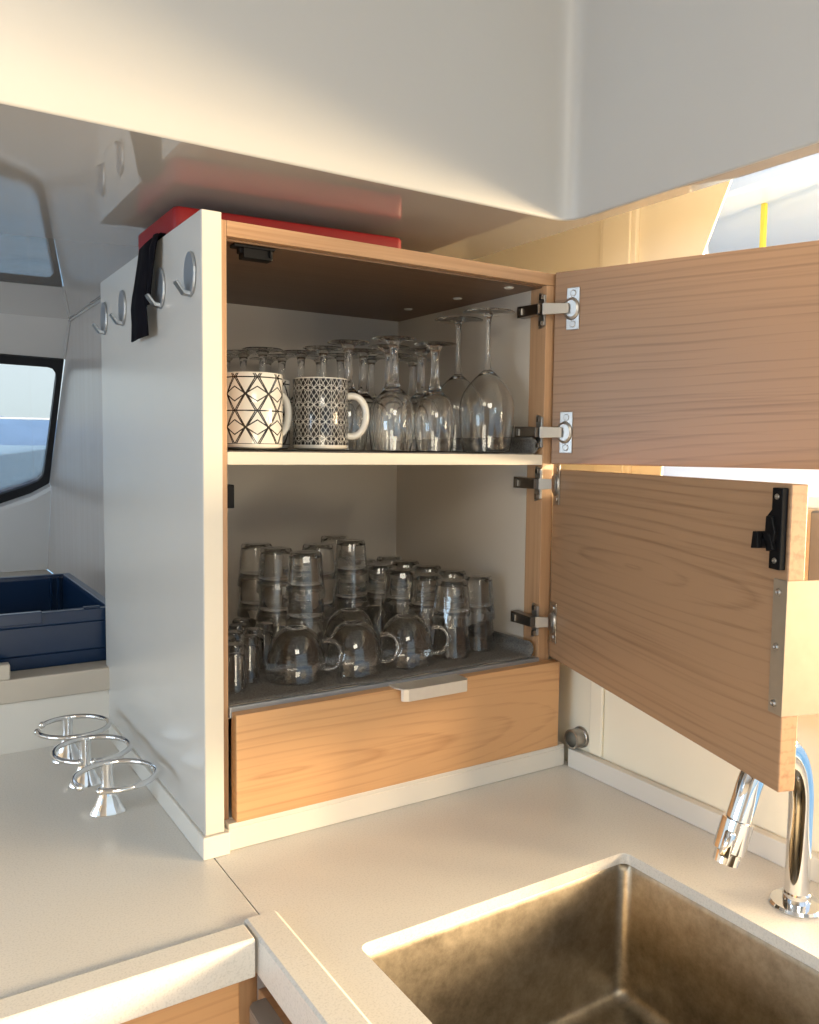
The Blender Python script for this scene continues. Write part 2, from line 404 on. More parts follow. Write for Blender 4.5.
# ================================================================== the setting
ZS = 0.789   # height of the low soffit above the worktop
# headliner: low soffit, the two upright faces above it and the high ceiling over the galley
def rounded_path(pts, rad, idx, n=6):
    """replace corner idx of a 2-D path by an arc of radius rad"""
    p0, p1, p2 = Vector(pts[idx-1]), Vector(pts[idx]), Vector(pts[idx+1])
    a = p1+(p0-p1).normalized()*rad; b = p1+(p2-p1).normalized()*rad
    arc = []
    for i in range(n+1):
        t = i/n
        arc.append(tuple(a*(1-t)**2+p1*2*t*(1-t)+b*t*t))
    return pts[:idx]+arc+pts[idx+1:]
bm = bmesh.new()
path = rounded_path([(-2.6, -0.060), (0.487, -0.060), (0.487, -2.6)], 0.030, 1)
prof = [(0.003, ZS), (0.0015, ZS+0.0004), (0.0004, ZS+0.0015), (0.0, ZS+0.003), (0.0, 1.20), (-0.01, 1.235), (-0.04, 1.25)]
def offs(path, d):
    out = []
    for i, p in enumerate(path):
        a = Vector(path[max(i-1, 0)]); b = Vector(path[min(i+1, len(path)-1)])
        t = (b-a).normalized(); nrm = Vector((-t.y, t.x))
        q = Vector(p)+nrm*d; out.append((q.x, q.y))
    return out
rows = [[bm.verts.new((x, y, z)) for (x, y) in offs(path, d)] for (d, z) in prof]
for a, b in zip(rows, rows[1:]):
    for i in range(len(a)-1): bm.faces.new((a[i], a[i+1], b[i+1], b[i])).material_index = 1
LX = 0.516   # outboard edge of the soffit; beyond it the side-window recess rises
far = [bm.verts.new(p) for p in ((-2.6, 1.30, ZS), (LX, 1.30, ZS), (LX, -2.6, ZS))]
bm.faces.new(list(rows[0])+[far[2], far[1], far[0]])
up1 = [bm.verts.new(p) for p in ((LX, 1.30, 1.02), (LX, -2.6, 1.02), (0.84, -2.6, 1.00), (0.84, 1.30, 1.00))]
bm.faces.new((far[1], up1[0], up1[1], far[2])); bm.faces.new(up1)
hi = bm.verts.new((-2.6, -2.6, 1.25)); bm.faces.new(list(rows[-1])+[hi]).material_index = 1
o = obj('ceiling', bm, [M['gel'], M['bulk']], smooth=True, angle=50)
for p in o.data.polygons:
    if abs(p.normal.z) > 0.999: p.use_smooth = False
struct(o, 'glossy white gelcoat headliner with low soffit over the cabinet', 'ceiling')

# right wall: low part behind the sink, sill, and the set-back window part the upper door swings into
XW, ZSILL = 0.800, 0.420
bm = bmesh.new()
bx(bm, 0.5820, 0.600, -0.41, 1.30, -0.9, ZSILL)          # low part
bx(bm, 0.600, XW+0.02, -0.41, 1.30, ZSILL-0.02, ZSILL)       # sill
wall_r = obj('wall_right', bm, M['wallw'], bevel=0.002); struct(wall_r, 'cream wall beside the cabinet and behind the tap', 'wall')
bm = bmesh.new()
prism(bm, [(1.30, ZSILL), (0.040, ZSILL), (0.018, 0.60), (-0.032, 0.797), (-0.135, 1.02), (1.30, 1.02)], 'x', XW, XW+0.004)
bx(bm, LX+0.001, XW, 0.60, 0.62, ZSILL+0.001, 1.001)
o = obj('wall_back', bm, M['wallw']); struct(o, 'cream side wall seen over the cabinet top', 'wall')
bm = bmesh.new()
f = [bm.verts.new((XW+0.002, y, z)) for y, z in ((0.050, ZSILL), (-2.4, ZSILL), (-2.4, 1.02), (-0.125, 1.02), (-0.02, 0.797), (0.03, 0.60))]
bm.faces.new(f)
o = obj('window_2', bm, M['pane']); struct(o, 'side window with slanted forward edge above the tap', 'window')
bm = bmesh.new()
bx(bm, 0.5740, 0.5815, -0.396, -0.372, 0.335, 0.417)
obj('window_frame', bm, M['satin'], o, bevel=0.002)
bm = bmesh.new(); bx(bm, 0.582, 0.602, -0.424, -0.412, 0.0, ZSILL)
obj('window_frame', bm, M['wallw'], o, bevel=0.002)

bm = bmesh.new(); bx(bm, 0.5765, 0.5815, -0.062, -0.036, 0.03, 0.418)  # raised strip added where the glossy wall mirrors the drawer and door edges
o = obj('trim_1', bm, M['wallw'], bevel=0.003); struct(o, 'vertical joint strip on cream wall by cabinet', 'trim')
bm = bmesh.new(); bx(bm, 0.790, 0.7995, 0.100, 0.185, ZSILL, 1.015); bx(bm, 0.786, 0.790, 0.110, 0.175, ZSILL, 1.015)
o = obj('trim_6', bm, M['wallw'], bevel=0.003); struct(o, 'broad vertical cover strip on the side wall above the door', 'trim')
# wood wall to the left of the far window, running forward behind the cabinet
bm = bmesh.new()
pts = [(0.50, 0.118), (1.79, 0.118), (1.79, 0.194), (1.277, ZS), (0.50, ZS)]
prism(bm, pts, 'x', 0.096, 0.114)
o = obj('wall_left', bm, M['wood_wall']); struct(o, 'grey wood panelled wall between far window and cabinet', 'wall')
# far wall: leaning windscreen part, sill and upright part below
FA, FB = Vector((0, 1.277, ZS)), Vector((0, 1.66, 0.345))
fd = (FB-FA).normalized(); fn = Vector((0, fd.z, -fd.y))  # points outboard-ish
if fn.y < 0: fn = -fn
def fp(x, z, off=0.0):
    t = (ZS-z)/(ZS-0.345)
    return Vector((x, 0, 0))+FA+(FB-FA)*t+fn*off
def fpoly(pts, off0, off1, bm, mi=0):
    A = [bm.verts.new(fp(x, z, off0)) for x, z in pts]; B = [bm.verts.new(fp(x, z, off1)) for x, z in pts]
    bm.faces.new(A).material_index = mi; bm.faces.new(list(reversed(B))).material_index = mi
    for i in range(len(pts)):
        bm.faces.new((A[i], A[(i+1) % len(pts)], B[(i+1) % len(pts)], B[i])).material_index = mi
bm = bmesh.new()
fpoly([(-2.6, ZS), (0.1, ZS), (0.1, 0.700), (-2.6, 0.722)], 0.0, 0.02, bm)      # header over the window
prism(bm, [(1.691, 0.1185), (1.765, 0.1185), (1.765, 0.21), (1.691, 0.21)], 'x', -2.6, 0.1)
o = obj('wall_far', bm, M['grey']); struct(o, 'pale grey wall around the far window', 'wall')
# window 1: black frame with rounded corners, pane
outer = [(-1.3, 0.722), (0.092, 0.700), (0.094, 0.55), (0.095, 0.376), (0.049, 0.347), (-0.026, 0.318), (-0.4, 0.20+0.09), (-1.3, 0.28)]
inner = [(-1.26, 0.700), (0.055, 0.681), (0.067, 0.678), (0.076, 0.668), (0.079, 0.655), (0.079, 0.53), (0.078, 0.41), (0.075, 0.396), (0.064, 0.382), (0.03, 0.366), (-0.028, 0.345), (-0.4, 0.318), (-1.26, 0.310)]
bm = bmesh.new()
def ring_faces(bm, outer, inner, off0, off1):
    from mathutils.geometry import tessellate_polygon
    for off in (off0, off1):
        P_ = [fp(x, z, off) for x, z in outer]; Q_ = [fp(x, z, off) for x, z in inner]
        tri = tessellate_polygon([P_, list(reversed(Q_))])
        allv = [bm.verts.new(p) for p in P_+list(reversed(Q_))]
        for a, b, c in tri:
            try: bm.faces.new((allv[a], allv[b], allv[c]))
            except ValueError: pass
    for pl in (outer, inner):
        for i in range(len(pl)):
            a, b = pl[i], pl[(i+1) % len(pl)]
            bm.faces.new([bm.verts.new(fp(*a, off0)), bm.verts.new(fp(*b, off0)), bm.verts.new(fp(*b, off1)), bm.verts.new(fp(*a, off1))])
ring_faces(bm, outer, inner, -0.006, 0.012)
win1 = obj('window_1', bm, M['blackmetal']); struct(win1, 'black framed window looking out on the sea', 'window')
bm = bmesh.new(); fpoly(inner, 0.002, 0.006, bm)
obj('pane', bm, M['pane'], win1)
# sill following the curved lower edge
bm = bmesh.new()
sill = [(0.0955, 0.376), (0.049, 0.347), (-0.026, 0.318), (-0.4, 0.29), (-1.3, 0.28), (-2.6, 0.28)]
A = [bm.verts.new(fp(x, z, -0.004)) for x, z in sill]
B = [bm.verts.new(fp(x, z, -0.004)+Vector((0, -0.025, -0.008))) for x, z in sill]
C_ = [bm.verts.new((x, 1.690, 0.1176)) for x, z in sill]
D_ = [bm.verts.new(fp(x, z, -0.004)+Vector((0, -0.028, -0.020))) for x, z in sill]
for a, b in ((A, B), (B, D_), (D_, C_)):
    for i in range(len(a)-1): bm.faces.new((a[i], a[i+1], b[i+1], b[i]))
o = obj('trim_2', bm, M['grey'], smooth=True, angle=30); struct(o, 'grey moulded sill under the far window', 'trim')
# white corner bead where header meets the wood wall
bm = bmesh.new(); tube(bm, [fp(0.094, ZS-0.002, -0.003), fp(0.094, 0.702, -0.003)], 0.004, 8)
tube(bm, [(0.094, 1.27, ZS-0.003), (0.094, 0.52, ZS-0.003)], 0.0035, 8)
o = obj('trim_3', bm, M['gel'], smooth=True); struct(o, 'thin white bead along top of wood wall', 'trim')

# ledge behind the left worktop
bm = bmesh.new()
prism(bm, [(0.484, -0.02), (0.51, -0.02), (0.51, 0.079), (0.484, 0.079)], 'x', -2.0, 0.094)
o = obj('trim_4', bm, M['laminate'], bevel=0.001); struct(o, 'white upstand at the back of the left worktop', 'trim')
bm = bmesh.new()
bx(bm, -2.0, 0.094, 0.478, 1.74, 0.0795, 0.1175)
bx(bm, -2.0, -0.147, 0.478, 0.498, 0.1175, 0.142)
o = obj('trim_5', bm, M['beige'], bevel=0.0025); struct(o, 'beige ledge carrying the navy crate', 'ledge')
# unseen port side and aft bulkhead with openings, added to block sky light
bm = bmesh.new()
bx(bm, -2.64, -2.60, -2.6, 1.7, -0.9, 0.22); bx(bm, -2.64, -2.60, -2.6, 1.7, 0.70, 1.25); bx(bm, -2.64, -2.60, 0.35, 0.55, 0.22, 0.70)
o = obj('wall_port', bm, M['grey']); struct(o, 'cabin side opposite the galley with long windows', 'wall')
bm = bmesh.new(); bx(bm, -2.6, -0.95, -2.64, -2.60, -0.9, 1.25); bx(bm, -0.95, 0.30, -2.64, -2.60, 1.05, 1.25)
o = obj('wall_aft', bm, M['grey']); struct(o, 'cabin bulkhead behind the galley with a wide doorway', 'wall')
# floor
bm = bmesh.new(); bx(bm, -2.6, 0.7, -2.6, 1.7, -0.92, -0.9)
o = obj('floor', bm, M['floor']); struct(o, 'wooden cabin floor', 'floor')

# ================================================================== outside
bm = bmesh.new()
f = bm.faces.new([bm.verts.new(p) for p in ((-4000, -1500, -1.9), (6000, -1500, -1.9), (6000, 9000, -1.9), (-4000, 9000, -1.9))])
o = obj('sea', bm, M['sea']); tag(o, 'pale blue sea outside the windows', 'sea', kind='stuff')
bm = bmesh.new()
xs = [-3000+i*60 for i in range(150)]
def hh(x, k): return 110+k*(45*math.sin(x/820+k)+26*math.sin(x/270+1.3*k)+10*math.sin(x/90))
for yy, k, h0 in ((7200, 1.0, 90), (6400, 0.5, 10)):
    top = [bm.verts.new((x, yy, hh(x, k)+h0)) for x in xs]; bot = [bm.verts.new((x, yy-300, -2)) for x in xs]; bk = [bm.verts.new((x, yy+500, -2)) for x in xs]
    for i in range(len(xs)-1):
        bm.faces.new((bot[i], bot[i+1], top[i+1], top[i])); bm.faces.new((top[i], top[i+1], bk[i+1], bk[i]))
o = obj('hills', bm, M['sea_hill'], smooth=True); tag(o, 'hazy blue hills on the horizon beyond the sea', 'hills')
bm = bmesh.new(); tube(bm, [(-3, 4.2, 0.61), (3, 4.2, 0.645)], 0.006, 8)
for k in range(3): tube(bm, [(-2.4+k*2.4, 4.2, 0.70), (-2.4+k*2.4, 4.2, -0.4)], 0.012, 8)
o = obj('guard_rail', bm, M['hull'], smooth=True); tag(o, 'thin white guard wire crossing the far window view', 'rail')

# ================================================================== worktops
bm = bmesh.new()
bx(bm, -1.6, 0.0097, -0.1475, 0.484, -0.03, 0.0)
prism(bm, [(-0.1860, -0.0345), (-0.1860, 0.0025), (-0.1830, 0.0045), (-0.156, 0.0045), (-0.150, 0.0), (-0.150, -0.0345)], 'x', -1.6, -0.0125)
o = obj('worktop', bm, M['stone'], bevel=0.0015); tag(o, 'grey-white stone worktop under the cup holders, shaded side', 'worktop')
bm = bmesh.new()
# slab pieces around the basin cut-out
SX0, SX1, SY1, SY0 = 0.071, 0.437, -0.241, -0.74
zt, zb = 0.0, -0.013
def ring_slab(bm, ox0, ox1, oy0, oy1, ix0, ix1, iy0, iy1, rad, z0, z1):
    outer = [(ox0, oy0), (ox1, oy0), (ox1, oy1), (ox0, oy1)]
    inn = []
    for cx, cy, a0 in ((ix0+rad, iy0+rad, 180), (ix1-rad, iy0+rad, 270), (ix1-rad, iy1-rad, 0), (ix0+rad, iy1-rad, 90)):
        for k in range(7):
            a = R(a0+k*15); inn.append((cx+rad*math.cos(a), cy+rad*math.sin(a)))
    # bridge each outer edge to its run of inner points
    for z, flip in ((z1, False), (z0, True)):
        O = [bm.verts.new((*p, z)) for p in outer]; I = [bm.verts.new((*p, z)) for p in inn]
        for q in range(4):
            run = I[q*7:(q+1)*7]
            for k in range(6): bm.faces.new((O[q], run[k+1], run[k]))
            nx = I[((q+1) % 4)*7]
            bm.faces.new((O[q], O[(q+1) % 4], nx, run[6]))
        if z == z1: IT, OT = I, O
        else: IB, OB = I, O
    for i in range(len(inn)):
        j = (i+1) % len(inn); bm.faces.new((IT[i], IB[i], IB[j], IT[j]))
    for i in range(4):
        j = (i+1) % 4; bm.faces.new((OT[i], OT[j], OB[j], OB[i]))
    return inn
inn = ring_slab(bm, 0.0275, 0.580, -2.0, -0.150, SX0, SX1, SY0, SY1, 0.010, zb, zt)
bx(bm, 0.0105, 0.580, -0.150, 0.50, zb, zt)
prism(bm, [(-0.0095, -0.0345), (-0.0095, 0.0025), (-0.0065, 0.0045), (0.0225, 0.0045), (0.0275, 0.0), (0.0275, -0.0345)], 'y', -2.0, -0.148)
o = obj('worktop', bm, M['stone'])
tag(o, 'warm-lit stone worktop around the steel sink', 'worktop')
bm = bmesh.new()
bx(bm, 0.5665, 0.5795, -2.0, -0.0035, 0.0003, 0.029)
obj('upstand', bm, M['laminate'], o, bevel=0.0012)

# sink bowl
bm = bmesh.new()
def rr_ring(x0, x1, y0, y1, rad, z, n=7):
    out = []
    for cx, cy, a0 in ((x0+rad, y0+rad, 180), (x1-rad, y0+rad, 270), (x1-rad, y1-rad, 0), (x0+rad, y1-rad, 90)):
        for k in range(n):
            a = R(a0+k*90/(n-1)); out.append(bm.verts.new((cx+rad*math.cos(a), cy+rad*math.sin(a), z)))
    return out
g = 0.001
rings = [rr_ring(SX0-0.012, SX1+0.012, SY0-0.012, SY1+0.012, 0.012, zb-0.0008), rr_ring(SX0-g, SX1+g, SY0-g, SY1+g, 0.012, zb-0.0008), rr_ring(SX0+0.001, SX1-0.001, SY0+0.001, SY1-0.001, 0.014, -0.02)]
for k in range(6):
    a = R(k*18); q = 0.016
    rings.append(rr_ring(SX0+0.005+q*(1-math.cos(a)), SX1-0.005-q*(1-math.cos(a)), SY0+0.005+q*(1-math.cos(a)), SY1-0.005-q*(1-math.cos(a)), 0.016, -0.160-q*math.sin(a)))
for a, b in zip(rings, rings[1:]):
    for i in range(len(a)): bm.faces.new((a[i], a[(i+1) % len(a)], b[(i+1) % len(a)], b[i]))
bm.faces.new(rings[-1])
sink = thing('sink', 'brushed stainless steel sink bowl set under the worktop', 'sink', (0.256, -0.49, -0.176))
o = obj('basin', bm, M['sink'], sink, smooth=True, angle=60)
bm = bmesh.new(); lathe(bm, [(0, 0.0005), (0.018, 0.0005), (0.020, 0.003), (0.036, 0.004), (0.04, 0.002), (0.04, 0.0), (0, 0.0)], 32, (0.256, -0.50, -0.1755))
obj('drain', bm, M['chrome'], sink, smooth=True)

# ================================================================== base cabinets below
base = thing('base_cabinet', 'wooden base cabinet under the left worktop edge', 'cabinet', (-0.6, 0.1, -0.9))
bm = bmesh.new(); bx(bm, -1.5, 0.0105, -0.1335, 0.45, -0.899, -0.036); obj('body', bm, M['wood_z'], base, bevel=0.001)
bm = bmesh.new(); bx(bm, -0.72, -0.016, -0.152, -0.1345, -0.30, -0.052); obj('drawer_front', bm, M['wood_drawer'], base, bevel=0.0015)
bm = bmesh.new(); bx(bm, -0.72, -0.016, -0.152, -0.1345, -0.56, -0.305); obj('drawer_front', bm, M['wood_x'], base, bevel=0.0015)
base2 = thing('base_cabinet', 'wooden base cabinet below the sink with grey tab handle', 'cabinet', (0.3, -0.9, -0.9))
bm = bmesh.new(); bx(bm, 0.012, 0.058, -2.0, -0.155, -0.899, -0.036); bx(bm, 0.058, 0.55, -2.0, -0.155, -0.899, -0.24); obj('body', bm, M['wood_z'], base2, bevel=0.001)
bm = bmesh.new(); bx(bm, -0.002, 0.0115, -0.62, -0.165, -0.50, -0.062); dr = obj('drawer_front', bm, M['wood_x'], base2, bevel=0.0015)
bm = bmesh.new()
prism(bm, [(-0.002, -0.186), (-0.016, -0.186), (-0.021, -0.191), (-0.022, -0.198), (-0.022, -0.30), (-0.016, -0.31), (-0.002, -0.31)], 'z', -0.061, -0.0585)
prism(bm, [(-0.0185, -0.187), (-0.021, -0.191), (-0.022, -0.198), (-0.022, -0.30), (-0.020, -0.30), (-0.020, -0.198)], 'z', -0.075, -0.061)
obj('handle', bm, M['tab'], dr, bevel=0.0006)

# ================================================================== the glassware cabinet
XL, XS, XO = 0.036, 0.522, 0.5435     # inner left face, inner right face, outer right face
DB = 0.432; DP = 0.500; HT = 0.7400; TB = 0.0177
ZF = 0.1700; ZSH = 0.4752
cab = thing('wall_cabinet', 'white and oak cabinet with both doors open, full of glassware', 'cabinet', (0.27, 0.25, 0.0))
bm = bmesh.new(); bx(bm, 0.0, 0.0235, 0.0, DP, 0.0275, 0.7425)
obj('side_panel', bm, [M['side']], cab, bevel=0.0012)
bm = bmesh.new(); bx(bm, 0.0008, 0.0227, -0.0009, 0.0012, 0.029, 0.7415); obj('edge_strip', bm, M['edge'], cab, bevel=0.0003)
bm = bmesh.new(); bx(bm, 0.0238, XL, 0.0195, 0.065, 0.0275, HT-0.0002); obj('stile', bm, M['wood_z'], cab, bevel=0.0006)
bm = bmesh.new(); bx(bm, 0.0238, XL, 0.0653, DP, 0.0275, HT-0.0002); obj('inner_side', bm, M['inner'], cab)
bm = bmesh.new(); bx(bm, XS, XO, 0.0195, 0.0545, 0.0275, HT-TB-0.0003); obj('stile', bm, M['wood_z'], cab, bevel=0.0006)
bm = bmesh.new(); bx(bm, XS, XO, 0.0548, DP, 0.0275, HT-TB-0.0003); obj('side_panel', bm, M['inner'], cab)
bm = bmesh.new(); bx(bm, XL+0.0003, XS-0.0003, DB, DB+0.012, 0.0275, HT-TB-0.0003); obj('back_panel', bm, M['inner'], cab)
bm = bmesh.new(); bx(bm, XL+0.0002, XO, 0.0195, DP, HT-TB, HT); 
for f in bm.faces: f.material_index = 0
obj('top_board', bm, [M['wood_top']], cab, bevel=0.0008)
bm = bmesh.new(); bx(bm, XL+0.0003, XS-0.0003, 0.0195, DB-0.0005, 0.0275, 0.0338); obj('bottom_board', bm, M['laminate'], cab)
bm = bmesh.new(); bx(bm, XL+0.0003, XS-0.0003, 0.030, DB-0.0005, HT-TB-0.0028, HT-TB-0.0004); obj('top_lining', bm, M['wood_under'], cab)  # thin dark sheet carrying the shade of the top board's underside
bm = bmesh.new(); bx(bm, XL+0.0003, XS-0.0003, 0.0200, DB-0.0005, ZSH-0.0152, ZSH); obj('shelf', bm, M['edge'], cab, bevel=0.0006)
bm = bmesh.new(); bx(bm, XL+0.0003, XS-0.0003, 0.0225, DB-0.0005, ZF-0.015, ZF); fb = obj('floor_board', bm, M['inner'], cab)
bm = bmesh.new(); bx(bm, XL+0.0003, XS-0.0003, 0.0155, 0.0223, ZF-0.013, ZF+0.0008); obj('edge_trim', bm, M['satin'], cab, bevel=0.001)
# plinth
bm = bmesh.new(); bx(bm, 0.0300, 0.5660, 0.0035, 0.0190, 0.0004, 0.0272); bx(bm, 0.0300, 0.5660, 0.0045, 0.0190, 0.0268, 0.0330); obj('plinth', bm, M['laminate'], cab, bevel=0.001)
bm = bmesh.new(); bx(bm, -0.0035, 0.0292, -0.0040, 0.015, 0.0004, 0.0272); bx(bm, -0.0035, 0.010, 0.015, 0.475, 0.0004, 0.0272)
obj('plinth_corner', bm, M['laminate'], cab, bevel=0.0015)
# drawer
bm = bmesh.new(); bx(bm, 0.0385, 0.5490, 0.0, 0.0180, 0.0345, 0.1650)
drw = obj('drawer', bm, M['wood_drawer'], cab, bevel=0.0012)
bm = bmesh.new()
prism(bm, [(0.257, -0.0005), (0.262, -0.014), (0.268, -0.018), (0.362, -0.018), (0.367, -0.012), (0.367, 0.0175), (0.257, 0.0175)], 'z', 0.1652, 0.1672)
prism(bm, [(0.2605, -0.0105), (0.262, -0.014), (0.268, -0.018), (0.362, -0.018), (0.367, -0.012), (0.3655, -0.012), (0.3612, -0.0165), (0.2685, -0.0165)], 'z', 0.1510, 0.1652)
obj('handle', bm, M['handle'], drw)
# screw caps under the top, catches
for (x, y) in ((0.480, 0.055), (0.470, 0.17), (0.460, 0.30), (0.15, 0.40)):
    bm = bmesh.new(); lathe(bm, [(0, -0.0018), (0.006, -0.0016), (0.0075, 0), (0, 0)], 18, (x, y, HT-TB-0.0029)); obj('screw_cap', bm, M['laminate'], cab, smooth=True)
bm = bmesh.new()
bx(bm, 0.050, 0.102, 0.032, 0.048, 0.7155, 0.7192); bx(bm, 0.062, 0.099, 0.033, 0.050, 0.7040, 0.7160); bx(bm, 0.058, 0.066, 0.036, 0.046, 0.7095, 0.7158)
bx(bm, 0.094, 0.097, 0.030, 0.034, 0.707, 0.7155)
obj('latch_keeper', bm, M['black'], cab, bevel=0.001)
bm = bmesh.new(); bx(bm, XL, XL+0.0125, 0.030, 0.046, 0.408, 0.436); obj('latch_keeper', bm, M['black'], cab, bevel=0.001)

# doors: width runs along local x, inner face at local y = 0
A1, A2 = R(22.2), R(18.3)
def door(name_label, origin, dirv, z0, z1, w, wood_m):
    dx = Vector((dirv[0], dirv[1], 0)); dz = Vector((0, 0, 1)); dy = dz.cross(dx)
    mw = Matrix.Identity(4)
    for i in range(3): mw[i][0] = dx[i]; mw[i][1] = dy[i]; mw[i][2] = dz[i]
    mw.translation = Vector((origin[0], origin[1], z0))
    bm = bmesh.new(); bx(bm, 0, w, 0.0, 0.018, 0, z1-z0)
    me_o = obj('door', bm, wood_m, bevel=0.0012)
    me_o.parent = cab; me_o.matrix_parent_inverse = WORLD[cab.name].inverted()
    me_o.matrix_basis = mw; WORLD[me_o.name] = mw.copy()
    me_o['label'] = name_label
    return me_o
def dpart(name, bm, mats, dr_, **k):
    o = obj(name, bm, mats, dr_, local=True, **k); WORLD[o.name] = WORLD[dr_.name].copy(); return o
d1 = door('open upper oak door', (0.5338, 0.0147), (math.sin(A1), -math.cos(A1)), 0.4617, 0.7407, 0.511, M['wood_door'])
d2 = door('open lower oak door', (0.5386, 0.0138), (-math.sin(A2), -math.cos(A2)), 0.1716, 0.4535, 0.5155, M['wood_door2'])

def hinge(dr_, zc, cup_x0):
    """concealed hinge: mounting plate on the cabinet side, arm, link and cup plate on the door"""
    inv = WORLD[dr_.name].inverted(); z0 = WORLD[dr_.name].translation.z
    bm = bmesh.new()
    # cup flange on the door face (door local frame), inner face is local y = 0 and faces -y
    zl = zc-z0
    prism(bm, [(cup_x0, -0.0005), (cup_x0+0.020, -0.0005), (cup_x0+0.020, -0.0022), (cup_x0, -0.0022)], 'z', zl-0.030, zl+0.030)
    for s in (-1, 1):
        n0 = len(bm.verts)
        ring = []
        for k in range(14):
            a = 2*math.pi*k/14; ring.append(bm.verts.new((cup_x0+0.010+0.0042*math.cos(a), -0.0034, zl+s*0.022+0.0042*math.sin(a))))
        ring2 = []
        for k in range(14):
            a = 2*math.pi*k/14; ring2.append(bm.verts.new((cup_x0+0.010+0.0048*math.cos(a), -0.0022, zl+s*0.022+0.0048*math.sin(a))))
        bm.faces.new(ring)
        for k in range(14): bm.faces.new((ring[k], ring[(k+1) % 14], ring2[(k+1) % 14], ring2[k]))
    # domed cup
    cup = []
    for rr_, yy in ((0.0165, -0.0022), (0.0158, -0.0045), (0.012, -0.006), (0.001, -0.006)):
        cup.append([bm.verts.new((cup_x0+0.008+rr_*0.75*math.cos(2*math.pi*k/24), yy, zl+rr_*math.sin(2*math.pi*k/24))) for k in range(24)])
    for a, b in zip(cup, cup[1:]):
        for k in range(24): bm.faces.new((a[k], a[(k+1) % 24], b[(k+1) % 24], b[k]))
    # link arm from cabinet (world) to cup (door): a tapered bar
    cupw = WORLD[dr_.name] @ Vector((cup_x0+0.006, -0.008, zl))
    start = Vector((XS-0.012, 0.014, zc))
    def bar(p, q, hw, ht, mi):
        p, q = Vector(p), Vector(q); t = (q-p).normalized(); sd = t.cross(Vector((0, 0, 1))).normalized()
        vs = []
        for pt, w_ in ((p, ht), (q, ht*0.85)):
            for a, b in ((-1, -1), (1, -1), (1, 1), (-1, 1)):
                vs.append(bm.verts.new(inv @ (pt+sd*hw*a+Vector((0, 0, w_*b)))))
        for qd in ((0, 1, 2, 3), (7, 6, 5, 4), (0, 4, 5, 1), (1, 5, 6, 2), (2, 6, 7, 3), (3, 7, 4, 0)):
            bm.faces.new([vs[i] for i in qd]).material_index = mi
    bar(start, cupw, 0.002, 0.0085, 0)
    # dark arm body along the cabinet side
    bar((XS-0.010, 0.066, zc+0.001), (XS-0.012, 0.016, zc), 0.0065, 0.0085, 1)
    bar((XS-0.0175, 0.060, zc+0.001), (XS-0.0185, 0.052, zc), 0.0015, 0.0055, 0)
    # winged mounting plate
    bar((XS-0.0022, 0.031, zc), (XS-0.0022, 0.019, zc), 0.0022, 0.026, 0)
    bar((XS-0.0055, 0.028, zc+0.019), (XS-0.0055, 0.022, zc+0.019), 0.002, 0.004, 1)
    bar((XS-0.0055, 0.028, zc-0.019), (XS-0.0055, 0.022, zc-0.019), 0.002, 0.004, 1)
    return dpart('hinge', bm, [M['nickel'], M['darkmetal']], dr_, bevel=0.0006)
hinge(d1, 0.686, 0.020); hinge(d1, 0.508, 0.014)
hinge(d2, 0.432, 0.006); hinge(d2, 0.226, 0.006)
# black spring latch on the lower door (door local: x along the width, -y towards the inside)
ZD = 0.1716
bm = bmesh.new()
prism(bm, [(0.4975, 0.376-ZD), (0.5125, 0.376-ZD), (0.5125, 0.450-ZD), (0.4985, 0.450-ZD), (0.4985, 0.430-ZD), (0.4925, 0.424-ZD), (0.4925, 0.398-ZD), (0.4975, 0.394-ZD)], 'y', -0.0068, -0.0004)
prism(bm, [(0.494, 0.400-ZD), (0.506, 0.400-ZD), (0.508, 0.410-ZD), (0.503, 0.424-ZD), (0.495, 0.424-ZD)], 'y', -0.010, -0.006)
prism(bm, [(0.4985, 0.392-ZD), (0.508, 0.394-ZD), (0.502, 0.408-ZD), (0.492, 0.410-ZD)], 'y', -0.011, -0.004)
prism(bm, [(0.488, 0.395-ZD), (0.502, 0.396-ZD), (0.500, 0.402-ZD), (0.488, 0.404-ZD)], 'y', -0.011, -0.004)
prism(bm, [(0.482, 0.393-ZD), (0.492, 0.394-ZD), (0.491, 0.409-ZD), (0.484, 0.409-ZD)], 'y', -0.015, -0.004)
lt = dpart('latch', bm, M['black'], d2, bevel=0.0008)
for zc in (0.442, 0.384):
    bm = bmesh.new(); ring = [(0.0028, 0), (0.0026, 0.0008), (0.0012, 0.001), (0.0008, 0.0004), (0, 0.0004)]
    lathe(bm, ring, 14)
    bmesh.ops.rotate(bm, cent=(0, 0, 0), matrix=Matrix.Rotation(R(90), 3, 'X'), verts=bm.verts[:])
    bmesh.ops.translate(bm, vec=(0.5055, -0.0068, zc-ZD), verts=bm.verts[:])
    dpart('latch_screw', bm, M['nickel'], d2, smooth=True)
